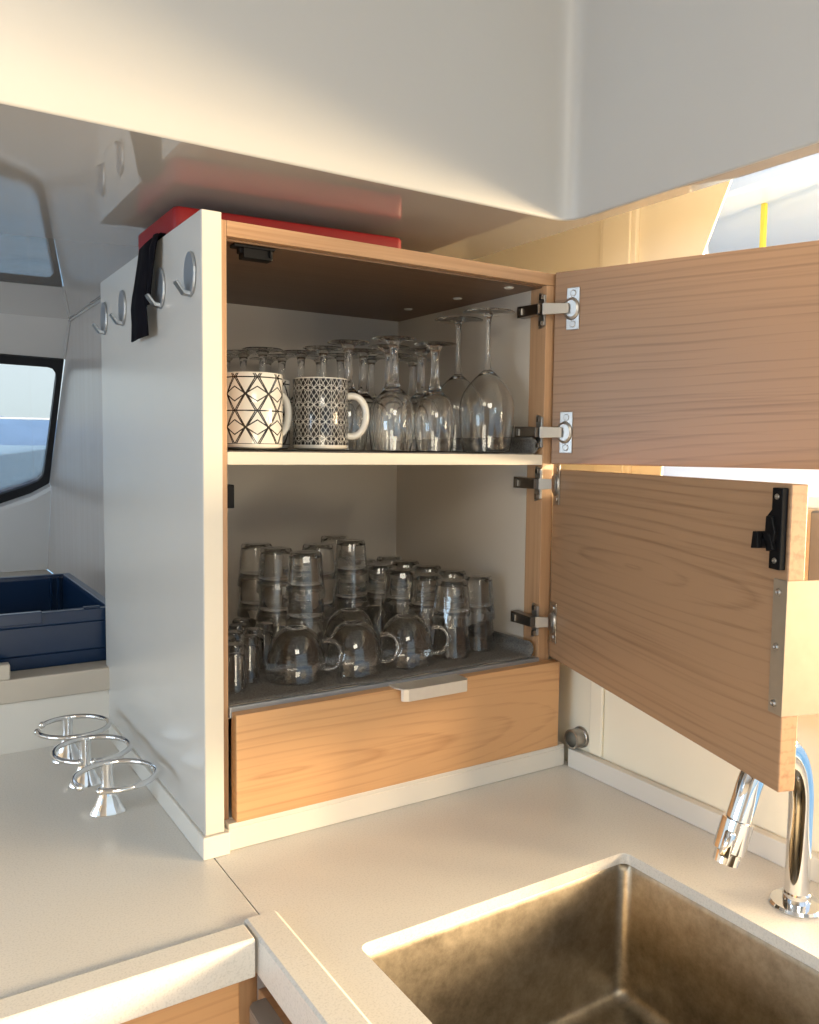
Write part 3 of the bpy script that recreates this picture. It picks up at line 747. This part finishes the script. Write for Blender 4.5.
# angle plate over the door end
bm = bmesh.new()
w2 = 0.5155
bx(bm, 0.4990, w2+0.0015, -0.0016, -0.0002, 0.243-ZD, 0.367-ZD)
pl = [(-0.0016, 0.243-ZD), (0.050, 0.243-ZD), (0.057, 0.246-ZD), (0.061, 0.252-ZD), (0.062, 0.26-ZD), (0.062, 0.367-ZD), (-0.0016, 0.367-ZD)]
prism(bm, pl, 'x', w2+0.0004, w2+0.0020)
dpart('angle_plate', bm, M['alu'], d2, bevel=0.0004)
for zc in (0.3555, 0.305, 0.2525):
    bm = bmesh.new(); lathe(bm, [(0.0034, 0), (0.0032, 0.001), (0.002, 0.0016), (0.0008, 0.0009), (0, 0.0009)], 14)
    bmesh.ops.rotate(bm, cent=(0, 0, 0), matrix=Matrix.Rotation(R(90), 3, 'X'), verts=bm.verts[:])
    bmesh.ops.translate(bm, vec=(0.5065, -0.0016, zc-ZD), verts=bm.verts[:])
    dpart('plate_screw', bm, M['nickel'], d2, smooth=True)

# oval hooks on the white side
def make_hook(y, z):
    bm = bmesh.new()
    N = 28
    A = [bm.verts.new((-0.0006, y+0.0185*math.cos(2*math.pi*k/N), z+0.026*math.sin(2*math.pi*k/N))) for k in range(N)]
    B = [bm.verts.new((-0.0035, y+0.0178*math.cos(2*math.pi*k/N), z+0.0253*math.sin(2*math.pi*k/N))) for k in range(N)]
    bm.faces.new(A); bm.faces.new(B)
    for k in range(N): bm.faces.new((A[k], A[(k+1) % N], B[(k+1) % N], B[k]))
    # prong: a flat tongue rising outwards from the foot of the oval
    prof = [(-0.002, z-0.0245), (-0.010, z-0.0235), (-0.0195, z-0.0105), (-0.0188, z-0.009), (-0.0170, z-0.0095), (-0.0095, z-0.019), (-0.002, z-0.0195)]
    L_ = [bm.verts.new((a, y-0.0065, b)) for a, b in prof]; R_ = [bm.verts.new((a, y+0.0065, b)) for a, b in prof]
    bm.faces.new(L_); bm.faces.new(R_)
    for k in range(len(prof)): bm.faces.new((L_[k], L_[(k+1) % len(prof)], R_[(k+1) % len(prof)], R_[k])).material_index = 1
    return obj('hook', bm, [M['satin'], M['nickel']], cab, bevel=0.0006)
for y, z in ((0.036, 0.677), (0.156, 0.680), (0.352, 0.6815), (0.470, 0.6815)): make_hook(y, z)

# black strap draped over the top of the white side
bm = bmesh.new()
def ribbon(path, w0, th=0.0022):
    L = []
    for (x, yc, z, w, tw) in path:
        L.append(((x, yc-w/2, z), (x+tw, yc+w/2, z)))
    V = []
    for i, (a, b) in enumerate(L):
        V.append([bm.verts.new(a), bm.verts.new(((a[0]+b[0])/2-0.002, (a[1]+b[1])/2, a[2])), bm.verts.new(b)])
    for i in range(len(V)-1):
        for j in range(2): bm.faces.new((V[i][j], V[i][j+1], V[i+1][j+1], V[i+1][j]))
ribbon([(0.030, 0.190, 0.7440, 0.06, 0), (0.010, 0.190, 0.7468, 0.066, 0), (0.000, 0.190, 0.7465, 0.072, 0), (-0.007, 0.192, 0.740, 0.074, 0.001), (-0.009, 0.196, 0.72, 0.074, 0.001), (-0.011, 0.205, 0.70, 0.074, 0.002), (-0.013, 0.211, 0.680, 0.076, 0.002), (-0.014, 0.214, 0.665, 0.076, 0.002), (-0.013, 0.213, 0.645, 0.080, 0.002), (-0.012, 0.214, 0.622, 0.084, 0.001)], 0.05)
ribbon([(-0.0045, 0.158, 0.745, 0.022, 0), (-0.0085, 0.158, 0.73, 0.026, 0), (-0.012, 0.160, 0.70, 0.022, 0.002), (-0.012, 0.170, 0.675, 0.020, 0.003), (-0.012, 0.176, 0.66, 0.02, 0.002)], 0.03)
o = obj('strap', bm, M['cloth'], smooth=True, angle=60)
sm = o.modifiers.new('thickness', 'SOLIDIFY'); sm.thickness = 0.0024; sm.offset = 1
tag(o, 'black fabric strap draped over the white side among the hooks', 'strap')

# red flat case on top
bm = bmesh.new()
pts = [(0.006, 0.125), (0.012, 0.119), (0.315, 0.094), (0.322, 0.10), (0.322, 0.29), (0.315, 0.297), (0.012, 0.297), (0.006, 0.29)]
prism(bm, pts, 'z', 0.7430, 0.7760)
o = obj('case', bm, M['red'], bevel=0.005, seg=3, smooth=True, angle=60); tag(o, 'flat red case lying on top of the cabinet', 'case')

# ================================================================== shelf mats
def mat_mesh(x0, x1, y0, y1, z, curl, wav, nx=90, ny=36, rough_edge=0.003):
    bm = bmesh.new(); G = []
    total = (x1-x0)+curl
    for i in range(nx+1):
        row = []
        s = i/nx*total
        for j in range(ny+1):
            t = j/ny
            y = y0+(y1-y0)*t
            if j == 0: y += rough_edge*(math.sin(s*52)+0.5*math.sin(s*111+1))
            if s <= x1-x0:
                x = x0+s; zz = z+wav*(0.5+0.5*math.sin(s*46+t*3))*max(0, 1-t*3)*min(1, s*3)
            else:
                rad = 0.0115; a = (s-(x1-x0))/rad
                x = x1+rad*math.sin(a); zz = z+rad*(1-math.cos(a))
            row.append(bm.verts.new((x, y, zz)))
        G.append(row)
    for i in range(nx):
        for j in range(ny): bm.faces.new((G[i][j], G[i+1][j], G[i+1][j+1], G[i][j+1]))
    return bm
o = obj('shelf_mat', mat_mesh(XL+0.002, 0.5040, 0.026, DB-0.004, ZSH+0.0014, 0.034, 0.0006), M['mat'], smooth=True)
so = o.modifiers.new('thickness', 'SOLIDIFY'); so.thickness = 0.002; so.offset = 1
tag(o, 'dark grip mat with rolled end under the mugs and wine glasses', 'mat')
o = obj('shelf_mat', mat_mesh(XL+0.002, 0.5030, 0.0245, DB-0.004, ZF+0.0018, 0.030, 0.0012), M['mat'], smooth=True)
so = o.modifiers.new('thickness', 'SOLIDIFY'); so.thickness = 0.002; so.offset = 1
tag(o, 'wavy grey grip mat under the tumblers on the cabinet floor', 'mat')
ZU = ZSH+0.0036; ZL = ZF+0.0040

# ================================================================== mugs
def ceramic_mug(x, y, rot, glaze, label):
    t_ = thing('mug', label, 'mug', (x, y, ZU), 'patterned ceramic mugs', rot)
    r, h = 0.0362, 0.0920
    bm = bmesh.new()
    lathe(bm, [(0, 0.003), (0.024, 0.003), (0.026, 0), (0.0295, 0), (0.0345, 0.002), (r, 0.006), (r, h*0.5), (r, h-0.0015), (r-0.0012, h), (r-0.003, h-0.0015), (r-0.0035, 0.012), (r-0.008, 0.007), (0, 0.006)], 48,
          mi=lambda rr, z: 1 if rr > 0.0358 else 0)
    obj('body', bm, [M['ceramic'], glaze], t_, smooth=True, angle=40, local=True)
    bm = bmesh.new()
    P_ = bez((r-0.002, 0, h*0.76), (r+0.034, 0, h*0.86), (r+0.030, 0, h*0.10), (r-0.002, 0, h*0.20), 18)
    tube(bm, P_, [0.0046]*19, 12)
    bmesh.ops.scale(bm, vec=(1, 1.15, 1), verts=bm.verts[:])
    obj('handle', bm, M['ceramic'], t_, smooth=True, local=True)
    return t_
ceramic_mug(0.0850, 0.062, R(20), M['glaze_white'], 'white mug with black diamond lattice, leftmost on the upper shelf')
ceramic_mug(0.1830, 0.073, R(-28), M['glaze_black'], 'black mug with fine white lattice and white handle')
ceramic_mug(0.1300, 0.140, R(60), M['glaze_white'], 'white lattice mug behind and between the two front mugs')

# ================================================================== stemware and glasses (each stands rim down)
def wine_mesh(H, bowl, rf, stem0, rs, name):
    prof = [(bowl[0][0]-0.0011, 0.0)] + [(bowl[0][0], 0.0006)] + bowl[1:]
    zt_ = bowl[-1][1]
    up_ = [(rs*1.15, zt_+0.006), (rs*0.95, zt_+(H-zt_)*0.35), (rs*0.85, zt_+(H-zt_)*0.6), (rs, H-0.012), (rs*1.8, H-0.006), (rf*0.45, H-0.0036), (rf*0.85, H-0.0024), (rf, H-0.0018), (rf, H-0.0006), (rf*0.9, H-0.0002), (0, H-0.0008)]
    inner = [(0, bowl[-1][1]-0.006)] + [(max(0.0008, r-0.0012), z-0.001) for r, z in reversed(bowl[1:-1])] + [(bowl[0][0]-0.0011, 0.0)]
    bm = bmesh.new()
    zs_ = zt_-0.003
    lathe(bm, prof+up_, 36, mi=lambda r, z: 1 if z > zs_ else 0)
    lathe(bm, inner, 36)
    bmesh.ops.remove_doubles(bm, verts=bm.verts[:], dist=1e-5)
    return bm
def tumbler_mesh(H=0.066, r0=0.0298, r1=0.0235, fac=12):
    bm = bmesh.new()
    def rad(a, z):
        k = 0.0 if z < 0.012 else min(1.0, (z-0.012)/0.008)
        x = (a/(2*math.pi)*fac) % 1.0
        return 1-0.045*k*(1-abs(2*x-1))**0.7
    def ro(z): return r0+(r1-r0)*z/H
    prof = [(r0-0.0008, 0.0), (r0, 0.0008), (ro(0.012), 0.012), (ro(0.020), 0.020), (ro(0.035), 0.035), (ro(H-0.004), H-0.004), (r1-0.0012, H-0.0008), (r1-0.003, H), (r1*0.55, H-0.0005), (0, H-0.0025)]
    seg = fac*5
    lathe(bm, prof, seg, rad=rad, mi=lambda r, z: 1 if z > H-0.003 else 0)
    inn_ = [(r0-0.0008, 0.0), (ro(0.012)-0.0018, 0.012), (ro(0.035)-0.0024, 0.035), (ro(H-0.008)-0.0026, H-0.008), (r1*0.6, H-0.0055), (0, H-0.0052)]
    lathe(bm, inn_, seg, mi=lambda r, z: 0)
    return bm
def shot_mesh(H=0.060, r=0.0128):
    bm = bmesh.new()
    lathe(bm, [(r-0.0008, 0), (r, 0.0006), (r*0.99, 0.02), (r*0.98, H-0.014), (r*0.99, H-0.003), (r*0.9, H-0.0005), (r*0.6, H), (0, H-0.001)], 24, mi=lambda q, z: 1 if z > H-0.013 else 0)
    lathe(bm, [(r-0.0008, 0), (r-0.0022, 0.01), (r-0.0026, H-0.016), (r*0.5, H-0.012), (0, H-0.0115)], 24)
    return bm
def glass_mug_mesh(H=0.0625):
    bm = bmesh.new()
    P_ = [(0.0362, 0.0), (0.0370, 0.0008), (0.0374, 0.010), (0.0366, 0.022), (0.0342, 0.035), (0.0300, 0.047), (0.0240, 0.056), (0.0170, 0.0608), (0.0145, 0.0622), (0.0120, 0.0618), (0.006, 0.0606), (0, 0.0602)]
    lathe(bm, P_, 40)
    lathe(bm, [(0.0362, 0.0)]+[(max(0, r-0.0016), z-0.0012) for r, z in P_[2:9]]+[(0, 0.056)], 40)
    return bm

def proto(name, parts, label, cat):
    """first thing of its kind: an Empty with its parts (local meshes)"""
    t_ = thing(name, label, cat)
    for pn, bm, mats in parts: obj(pn, bm, mats, t_, smooth=True, angle=50, local=True)
    return t_
def split_wine(H, bowl, rf, rs):
    """bowl, stem and foot as separate parts"""
    zt_ = bowl[-1][1]
    b1 = bmesh.new()
    lathe(b1, [(bowl[0][0]-0.0009, 0.0), (bowl[0][0], 0.0005)]+bowl[1:], 36)
    lathe(b1, [(bowl[0][0]-0.0009, 0.0)]+[(max(0.0008, r-0.0011), z-0.0008) for r, z in bowl[1:-1]]+[(0, zt_-0.005)], 36)
    bmesh.ops.remove_doubles(b1, verts=b1.verts[:], dist=1e-5)
    b2 = bmesh.new()
    Ls = H-zt_
    st = [(0, zt_-0.0035), (rs*1.2, zt_-0.0008), (rs*1.75, zt_+0.002), (rs*1.3, zt_+0.006), (rs*1.0, zt_+Ls*0.3), (rs*0.92, zt_+Ls*0.6), (rs*1.05, zt_+Ls*0.80), (rs*1.25, H-0.0085), (rs*1.9, H-0.0052), (0, H-0.0048)]
    lathe(b2, st, 20)
    b3 = bmesh.new()
    lathe(b3, [(0, H-0.0047), (rs*2.0, H-0.0046), (rf*0.5, H-0.0030), (rf*0.85, H-0.0022), (rf-0.0005, H-0.0019), (rf, H-0.0012), (rf-0.0006, H-0.0005), (rf*0.5, H-0.0004), (0, H-0.0012)], 40)
    return [('bowl', b1, M['glass']), ('stem', b2, M['stem_glass']), ('foot', b3, M['glass'])]
small_bowl = [(0.0240, 0.0), (0.0262, 0.012), (0.0282, 0.026), (0.0290, 0.038), (0.0284, 0.050), (0.0262, 0.062), (0.0215, 0.072), (0.0140, 0.080), (0.0078, 0.085)]
tall_bowl = [(0.0350, 0.0), (0.0382, 0.018), (0.0408, 0.040), (0.0418, 0.060), (0.0405, 0.074), (0.0360, 0.088), (0.0280, 0.100), (0.0185, 0.110), (0.0095, 0.118), (0.0065, 0.121)]

small = [
 (0.348, 0.050, 'small wine glass turned over, front row beside the tall glasses'),
 (0.2770, 0.044, 'small wine glass turned over, front row left of the shelf centre'),
 (0.2450, 0.112, 'small wine glass directly behind the handle of the black mug'),
 (0.2400, 0.180, 'small wine glass, second back in the row behind the black mug'),
 (0.2360, 0.247, 'small wine glass, third back in the row behind the black mug'),
 (0.2340, 0.314, 'small wine glass, fourth back in the row behind the black mug'),
 (0.2380, 0.382, 'small wine glass at the back wall behind the black mug row'),
 (0.1760, 0.252, 'small wine glass nearest behind the black mug body'),
 (0.1720, 0.320, 'small wine glass two behind the black mug body'),
 (0.1700, 0.390, 'small wine glass far behind the gap between the mugs'),
 (0.1060, 0.325, 'small wine glass nearest behind the leftmost white mug'),
 (0.1020, 0.393, 'small wine glass in the far left corner of the upper shelf'),
 (0.3100, 0.112, 'small wine glass between and behind the two front row ones'),
 (0.3060, 0.181, 'small wine glass in the third row at shelf centre'),
 (0.3040, 0.249, 'small wine glass in the fourth row at shelf centre'),
 (0.3020, 0.318, 'small wine glass in the fifth row at shelf centre'),
 (0.3740, 0.125, 'small wine glass left of the rear tall glass'),
 (0.3720, 0.196, 'small wine glass in third row, right of shelf centre'),
 (0.3700, 0.268, 'small wine glass in fourth row, right of shelf centre'),
 (0.4350, 0.245, 'small wine glass behind the rear tall glass by the right wall'),
]
pw = proto('wine_glass', split_wine(0.149, small_bowl, 0.0300, 0.0056), small[0][2], 'wine glass')
pw['group'] = 'upturned small wine glasses on the upper shelf'
for i, (x, y, lab) in enumerate(small):
    o = pw if i == 0 else copy_tree(pw)
    o.location = (x, y, ZU); o['label'] = lab; o.scale = (1, 1, 1+random.uniform(-0.012, 0.012))
    o.rotation_euler = (0, 0, random.uniform(0, 6))
tall = [(0.4600, 0.076, 'tall wine glass turned over, nearest the upper door hinges'),
        (0.4680, 0.163, 'tall wine glass standing just behind the other tall one')]
pt = proto('tall_wine_glass', split_wine(0.2065, tall_bowl, 0.0385, 0.0036), tall[0][2], 'wine glass')
pt['group'] = 'tall wine glasses at the right end'
for i, (x, y, lab) in enumerate(tall):
    o = pt if i == 0 else copy_tree(pt); o.location = (x, y, ZU); o['label'] = lab

# tumblers: stacks of nested upturned glasses
tall_stacks = [(0.204, 0.162, 'front stack right behind the first two glass cups'),
               (0.186, 0.226, 'stack behind the front one on the left side'),
               (0.182, 0.293, 'rearmost stack on the left side'),
               (0.345, 0.345, 'rearmost stack near the middle back'),
               (0.338, 0.272, 'stack in front of the middle back one'),
               (0.264, 0.245, 'stack between the left and middle ones')]
low_stacks = [(0.412, 0.090, 'front stack right of the glass cups'),
              (0.472, 0.108, 'front stack next to the lower hinge'),
              (0.410, 0.156, 'second row stack behind the front one'),
              (0.471, 0.1745, 'second row stack by the right wall'),
              (0.404, 0.222, 'third row stack, left of three'), (0.466, 0.240, 'third row stack by the right wall'),
              (0.402, 0.288, 'fourth row stack, left of two'), (0.464, 0.305, 'fourth row stack by the right wall'),
              (0.405, 0.355, 'back row stack against the back wall'), (0.470, 0.370, 'back row stack in the right corner')]
tb = proto('tumbler', [('body', tumbler_mesh(), [M['thin'], M['thin']])], '', 'tumbler')
first = True
OFF = 0.0462
names3 = ['bottom tumbler', 'middle tumbler', 'top tumbler']
for stacks, nst, kind in ((tall_stacks, 3, 'three-high'), (low_stacks, 2, 'two-high')):
    for (x, y, lab) in stacks:
        for k in range(nst):
            o = tb if first else copy_tree(tb); first = False
            o.location = (x+random.uniform(-.0006, .0006), y+random.uniform(-.0006, .0006), ZL+k*OFF)
            o.rotation_euler = (0, 0, random.uniform(0, 6.28))
            nm = names3[k] if nst == 3 else ('bottom tumbler', 'top tumbler')[k]
            o['label'] = f'{nm} of the {kind} {lab}'
            o['group'] = f'tumblers stacked {kind} on the cabinet floor'

# glass cups with handles
cups = [(0.1570, 0.092, R(-38), 'upturned round glass cup, left one of the front row'),
        (0.2400, 0.082, R(-30), 'upturned round glass cup, middle one of the front row'),
        (0.3280, 0.086, R(-30), 'upturned round glass cup, right one of the front row'),
        (0.2800, 0.168, R(80), 'upturned glass cup behind the middle of the front row')]
hb = bmesh.new()
tube(hb, bez((0.0345, 0, 0.046), (0.064, 0, 0.056), (0.066, 0, 0.008), (0.0368, 0, 0.012), 16), 0.0028, 10)
gc = proto('glass_cup', [('body', glass_mug_mesh(), M['thin']), ('handle', hb, M['stem_glass'])], cups[0][3], 'cup')
gc.scale = (1.07, 1.07, 1.07)
gc['group'] = 'upturned glass cups with handles'
for i, (x, y, r, lab) in enumerate(cups):
    o = gc if i == 0 else copy_tree(gc); o.location = (x, y, ZL); o.rotation_euler = (0, 0, r); o['label'] = lab

shots = [(0.0640, 0.071, 'narrow shot glass at the front left corner of the cabinet floor'),
         (0.0960, 0.104, 'narrow shot glass between the corner one and the first glass cup'),
         (0.0660, 0.108, 'narrow shot glass directly behind the corner one'),
         (0.1180, 0.142, 'narrow shot glass behind the left glass cup'),
         (0.0880, 0.140, 'narrow shot glass in the third row from the front'),
         (0.0580, 0.146, 'narrow shot glass in the third row against the left side'),
         (0.1080, 0.178, 'narrow shot glass in the fourth row, rightmost'),
         (0.0760, 0.180, 'narrow shot glass in the fourth row, near the left side'),
         (0.1440, 0.170, 'narrow shot glass left of the front tumbler stack'),
         (0.0920, 0.216, 'narrow shot glass in the fifth row on the left'),
         (0.1260, 0.212, 'narrow shot glass in the fifth row beside the tumblers'),
         (0.0640, 0.222, 'narrow shot glass farthest back against the left side')]
sg = proto('shot_glass', [('body', shot_mesh(), [M['glass'], M['stem_glass']])], shots[0][2], 'shot glass')
sg['group'] = 'narrow shot glasses at the left of the cabinet floor'
for i, (x, y, lab) in enumerate(shots):
    o = sg if i == 0 else copy_tree(sg); o.location = (x, y, ZL); o['label'] = lab

# ================================================================== cup holders on the left worktop
def holder(x, y, gap_dir, gap, label):
    t_ = thing('cup_holder', label, 'cup holder', (x, y, 0.0), 'chrome ring cup holders')
    bm = bmesh.new()
    # trumpet stand, flattened
    H_ = 0.066
    prof = [(0.0235, 0.0004), (0.0225, 0.003), (0.0165, 0.012), (0.0112, 0.024), (0.0076, 0.038), (0.0072, 0.050), (0.0078, 0.060), (0.0085, H_)]
    rings = []
    for r, z in prof:
        rings.append([bm.verts.new((r*math.cos(2*math.pi*k/24), 0.55*r*math.sin(2*math.pi*k/24), z)) for k in range(24)])
    bm.faces.new(rings[0]); bm.faces.new(rings[-1])
    for a, b in zip(rings, rings[1:]):
        for k in range(24): bm.faces.new((a[k], a[(k+1) % 24], b[(k+1) % 24], b[k]))
    bmesh.ops.rotate(bm, cent=(0, 0, 0), matrix=Matrix.Rotation(R(-12), 3, 'Z'), verts=bm.verts[:])
    obj('stand', bm, M['chrome'], t_, smooth=True, local=True, angle=65)
    bm = bmesh.new(); rc = 0.0490; cy = -0.0485
    a0 = R(gap_dir)+gap/2; a1 = R(gap_dir)+2*math.pi-gap/2
    pts = [(rc*math.cos(a0+(a1-a0)*k/48), cy+rc*math.sin(a0+(a1-a0)*k/48), 0.0665) for k in range(49)]
    tube(bm, pts, 0.0036, 12)
    for p in (pts[0], pts[-1]):
        bmesh.ops.create_uvsphere(bm, u_segments=16, v_segments=10, radius=0.0050, matrix=Matrix.Translation(p))
    obj('ring', bm, M['chrome'], t_, smooth=True, local=True)
    return t_
holder(-0.068, 0.188, 218, 0.62, 'chrome ring cup holder nearest the worktop front edge')
holder(-0.074, 0.298, 250, 0.35, 'chrome ring cup holder in the middle of the three')
holder(-0.078, 0.408, 160, 0.65, 'chrome ring cup holder nearest the navy crate')

# ================================================================== navy crate on the ledge
cr8 = thing('crate', 'navy blue open plastic crate standing on the beige ledge', 'crate', (-0.27, 0.73, 0.118))
bm = bmesh.new()
X0, X1, Y0, Y1, Z0, Z1 = -0.565, 0.020, 0.520, 0.945, 0.1180, 0.2105
def crate_ring(ins, z, sh=0.0):
    return [bm.verts.new(p) for p in ((X0+ins, Y0+ins, z), (X1-ins, Y0+ins, z), (X1-ins, Y1-ins, z), (X0+ins, Y1-ins, z))]
seq = [crate_ring(0.008, Z0), crate_ring(0.007, Z0+0.022), crate_ring(0.003, Z0+0.024), crate_ring(0.002, Z0+0.070), crate_ring(-0.004, Z0+0.072), crate_ring(-0.005, Z1), crate_ring(0.010, Z1), crate_ring(0.0115, Z1-0.008), crate_ring(0.013, Z0+0.005)]
for a, b in zip(seq, seq[1:]):
    for k in range(4): bm.faces.new((a[k], a[(k+1) % 4], b[(k+1) % 4], b[k]))
bm.faces.new(seq[0]); bm.faces.new(seq[-1])
obj('tub', bm, M['navy'], cr8, bevel=0.0012)
bm = bmesh.new()
bx(bm, X0-0.006, -0.095, Y0-0.0075, Y0+0.006, Z1-0.016, Z1+0.0025)
obj('rim_lip', bm, M['navy'], cr8, bevel=0.001)
bm = bmesh.new(); bx(bm, -0.03, -0.004, Y0-0.002, Y0+0.008, Z1, Z1+0.003); obj('rim_tab', bm, M['navy'], cr8, bevel=0.001)
bm = bmesh.new(); bx(bm, X0-0.004, X1-0.03, Y0+0.016, Y0+0.019, Z1-0.03, Z1-0.001); obj('lid_rail', bm, M['navy'], cr8, bevel=0.001)
bm = bmesh.new(); bx(bm, X0, -0.15, Y1-0.012, Y1+0.006, Z1, Z1+0.003); obj('rim_tab', bm, M['navy'], cr8, bevel=0.001)
bm = bmesh.new()
for y in (0.93, ): 
    for k in range(2): bx(bm, X1-0.024-k*0.014, X1-0.019-k*0.014, Y1-0.020, Y1-0.0135, Z0+0.01, Z1-0.004)
obj('rib', bm, M['navy'], cr8, bevel=0.001)

# ================================================================== tap
tap = thing('tap', 'chrome swan-neck tap with round base beside the sink', 'tap', (0.505, -0.420, 0.0))
bm = bmesh.new(); lathe(bm, [(0, 0.0003), (0.0270, 0.0003), (0.0275, 0.002), (0.0255, 0.0050), (0.0130, 0.0062), (0, 0.0062)], 40, (0.505, -0.420, 0)); obj('base', bm, M['chrome'], tap, smooth=True)
bm = bmesh.new()
pts = [Vector((0.505, -0.420, z)) for z in (0.005, 0.03, 0.06, 0.09, 0.112)]
pts += bez((0.505, -0.420, 0.112), (0.505, -0.420, 0.195), (0.437, -0.418, 0.205), (0.4180, -0.414, 0.135), 20)[1:]
pts += [Vector((0.4125, -0.4125, 0.118)), Vector((0.4100, -0.412, 0.110))]
tube(bm, pts, 0.0124, 24)
lathe(bm, [(0.0124, 0.0), (0.0140, 0.0), (0.0140, 0.009), (0.0124, 0.0105)], 24, (0.505, -0.42, 0.006))
obj('neck', bm, M['chrome'], tap, smooth=True)
bm = bmesh.new()
pa, pb = Vector((0.4110, -0.4122, 0.114)), Vector((0.3965, -0.4085, 0.068))
dv = (pb-pa).normalized()
tube(bm, [pa, pa+dv*0.001, pa+dv*0.032, pa+dv*0.033, pa+dv*0.034, pa+dv*0.045], [0.0132, 0.0158, 0.0158, 0.0136, 0.0128, 0.0124], 28)
sd = dv.cross(Vector((0, 1, 0))).normalized()
obj('spray_head', bm, M['chrome'], tap, smooth=True)
bm = bmesh.new()
q0 = pa+dv*0.008+Vector((-0.0125, -0.004, 0)); q1 = pa+dv*0.034+Vector((-0.0125, -0.004, 0))
tube(bm, [q0, q0+dv*0.002, q1-dv*0.002, q1], [0.0045, 0.0058, 0.0058, 0.0045], 14)
obj('spray_button', bm, M['chrome'], tap, smooth=True)

# small steel socket on the right wall
bm = bmesh.new()
lathe(bm, [(0.0100, 0.0), (0.0122, 0.0004), (0.0122, 0.017), (0.0130, 0.0175), (0.0138, 0.0190), (0.0138, 0.0215), (0.0095, 0.0215), (0.0095, 0.006), (0.0100, 0.0)], 32)
bmesh.ops.scale(bm, vec=(1.18, 1.18, 1), verts=bm.verts[:])
bmesh.ops.rotate(bm, cent=(0, 0, 0), matrix=Matrix.Rotation(R(90), 3, 'Y'), verts=bm.verts[:])
bmesh.ops.translate(bm, vec=(0.5600, -0.016, 0.0475), verts=bm.verts[:])
ob = obj('door_catch', bm, M['nickel'], smooth=True, angle=40); tag(ob, 'round steel catch on cream wall right of the drawer', 'catch')

# neighbouring boat parts seen through the side window
bt = thing('boat', 'white boat structure with yellow marks outside the side window', 'boat', (3.4, 1.8, -1.9))
bm = bmesh.new()
prism(bm, [(2.6, -1.9), (6.5, -1.9), (6.8, 0.2), (6.2, 0.55), (3.0, 0.50), (2.4, 0.15)], 'y', 0.6, 3.4); obj('hull', bm, M['hull'], bt, bevel=0.03)
bm = bmesh.new(); bx(bm, 3.2, 6.0, 0.8, 3.2, 0.5, 1.15); obj('cabin', bm, M['hull'], bt, bevel=0.05)
bm = bmesh.new(); bx(bm, 2.9, 6.3, 0.7, 3.3, 1.62, 1.70); obj('hardtop', bm, M['hull'], bt, bevel=0.02)
for k in range(3):
    bm = bmesh.new(); tube(bm, [(3.15, 1.0+k*0.8, 1.1), (3.05, 1.0+k*0.8, 1.62)], 0.03, 10); obj('post', bm, M['hull'], bt, smooth=True)
bm = bmesh.new(); bx(bm, 3.12, 3.14, 1.49, 1.515, 0.55, 1.62); bx(bm, 3.12, 3.16, 1.1, 1.9, 1.30, 1.325); obj('stripe', bm, M['yellow'], bt, bevel=0.004)
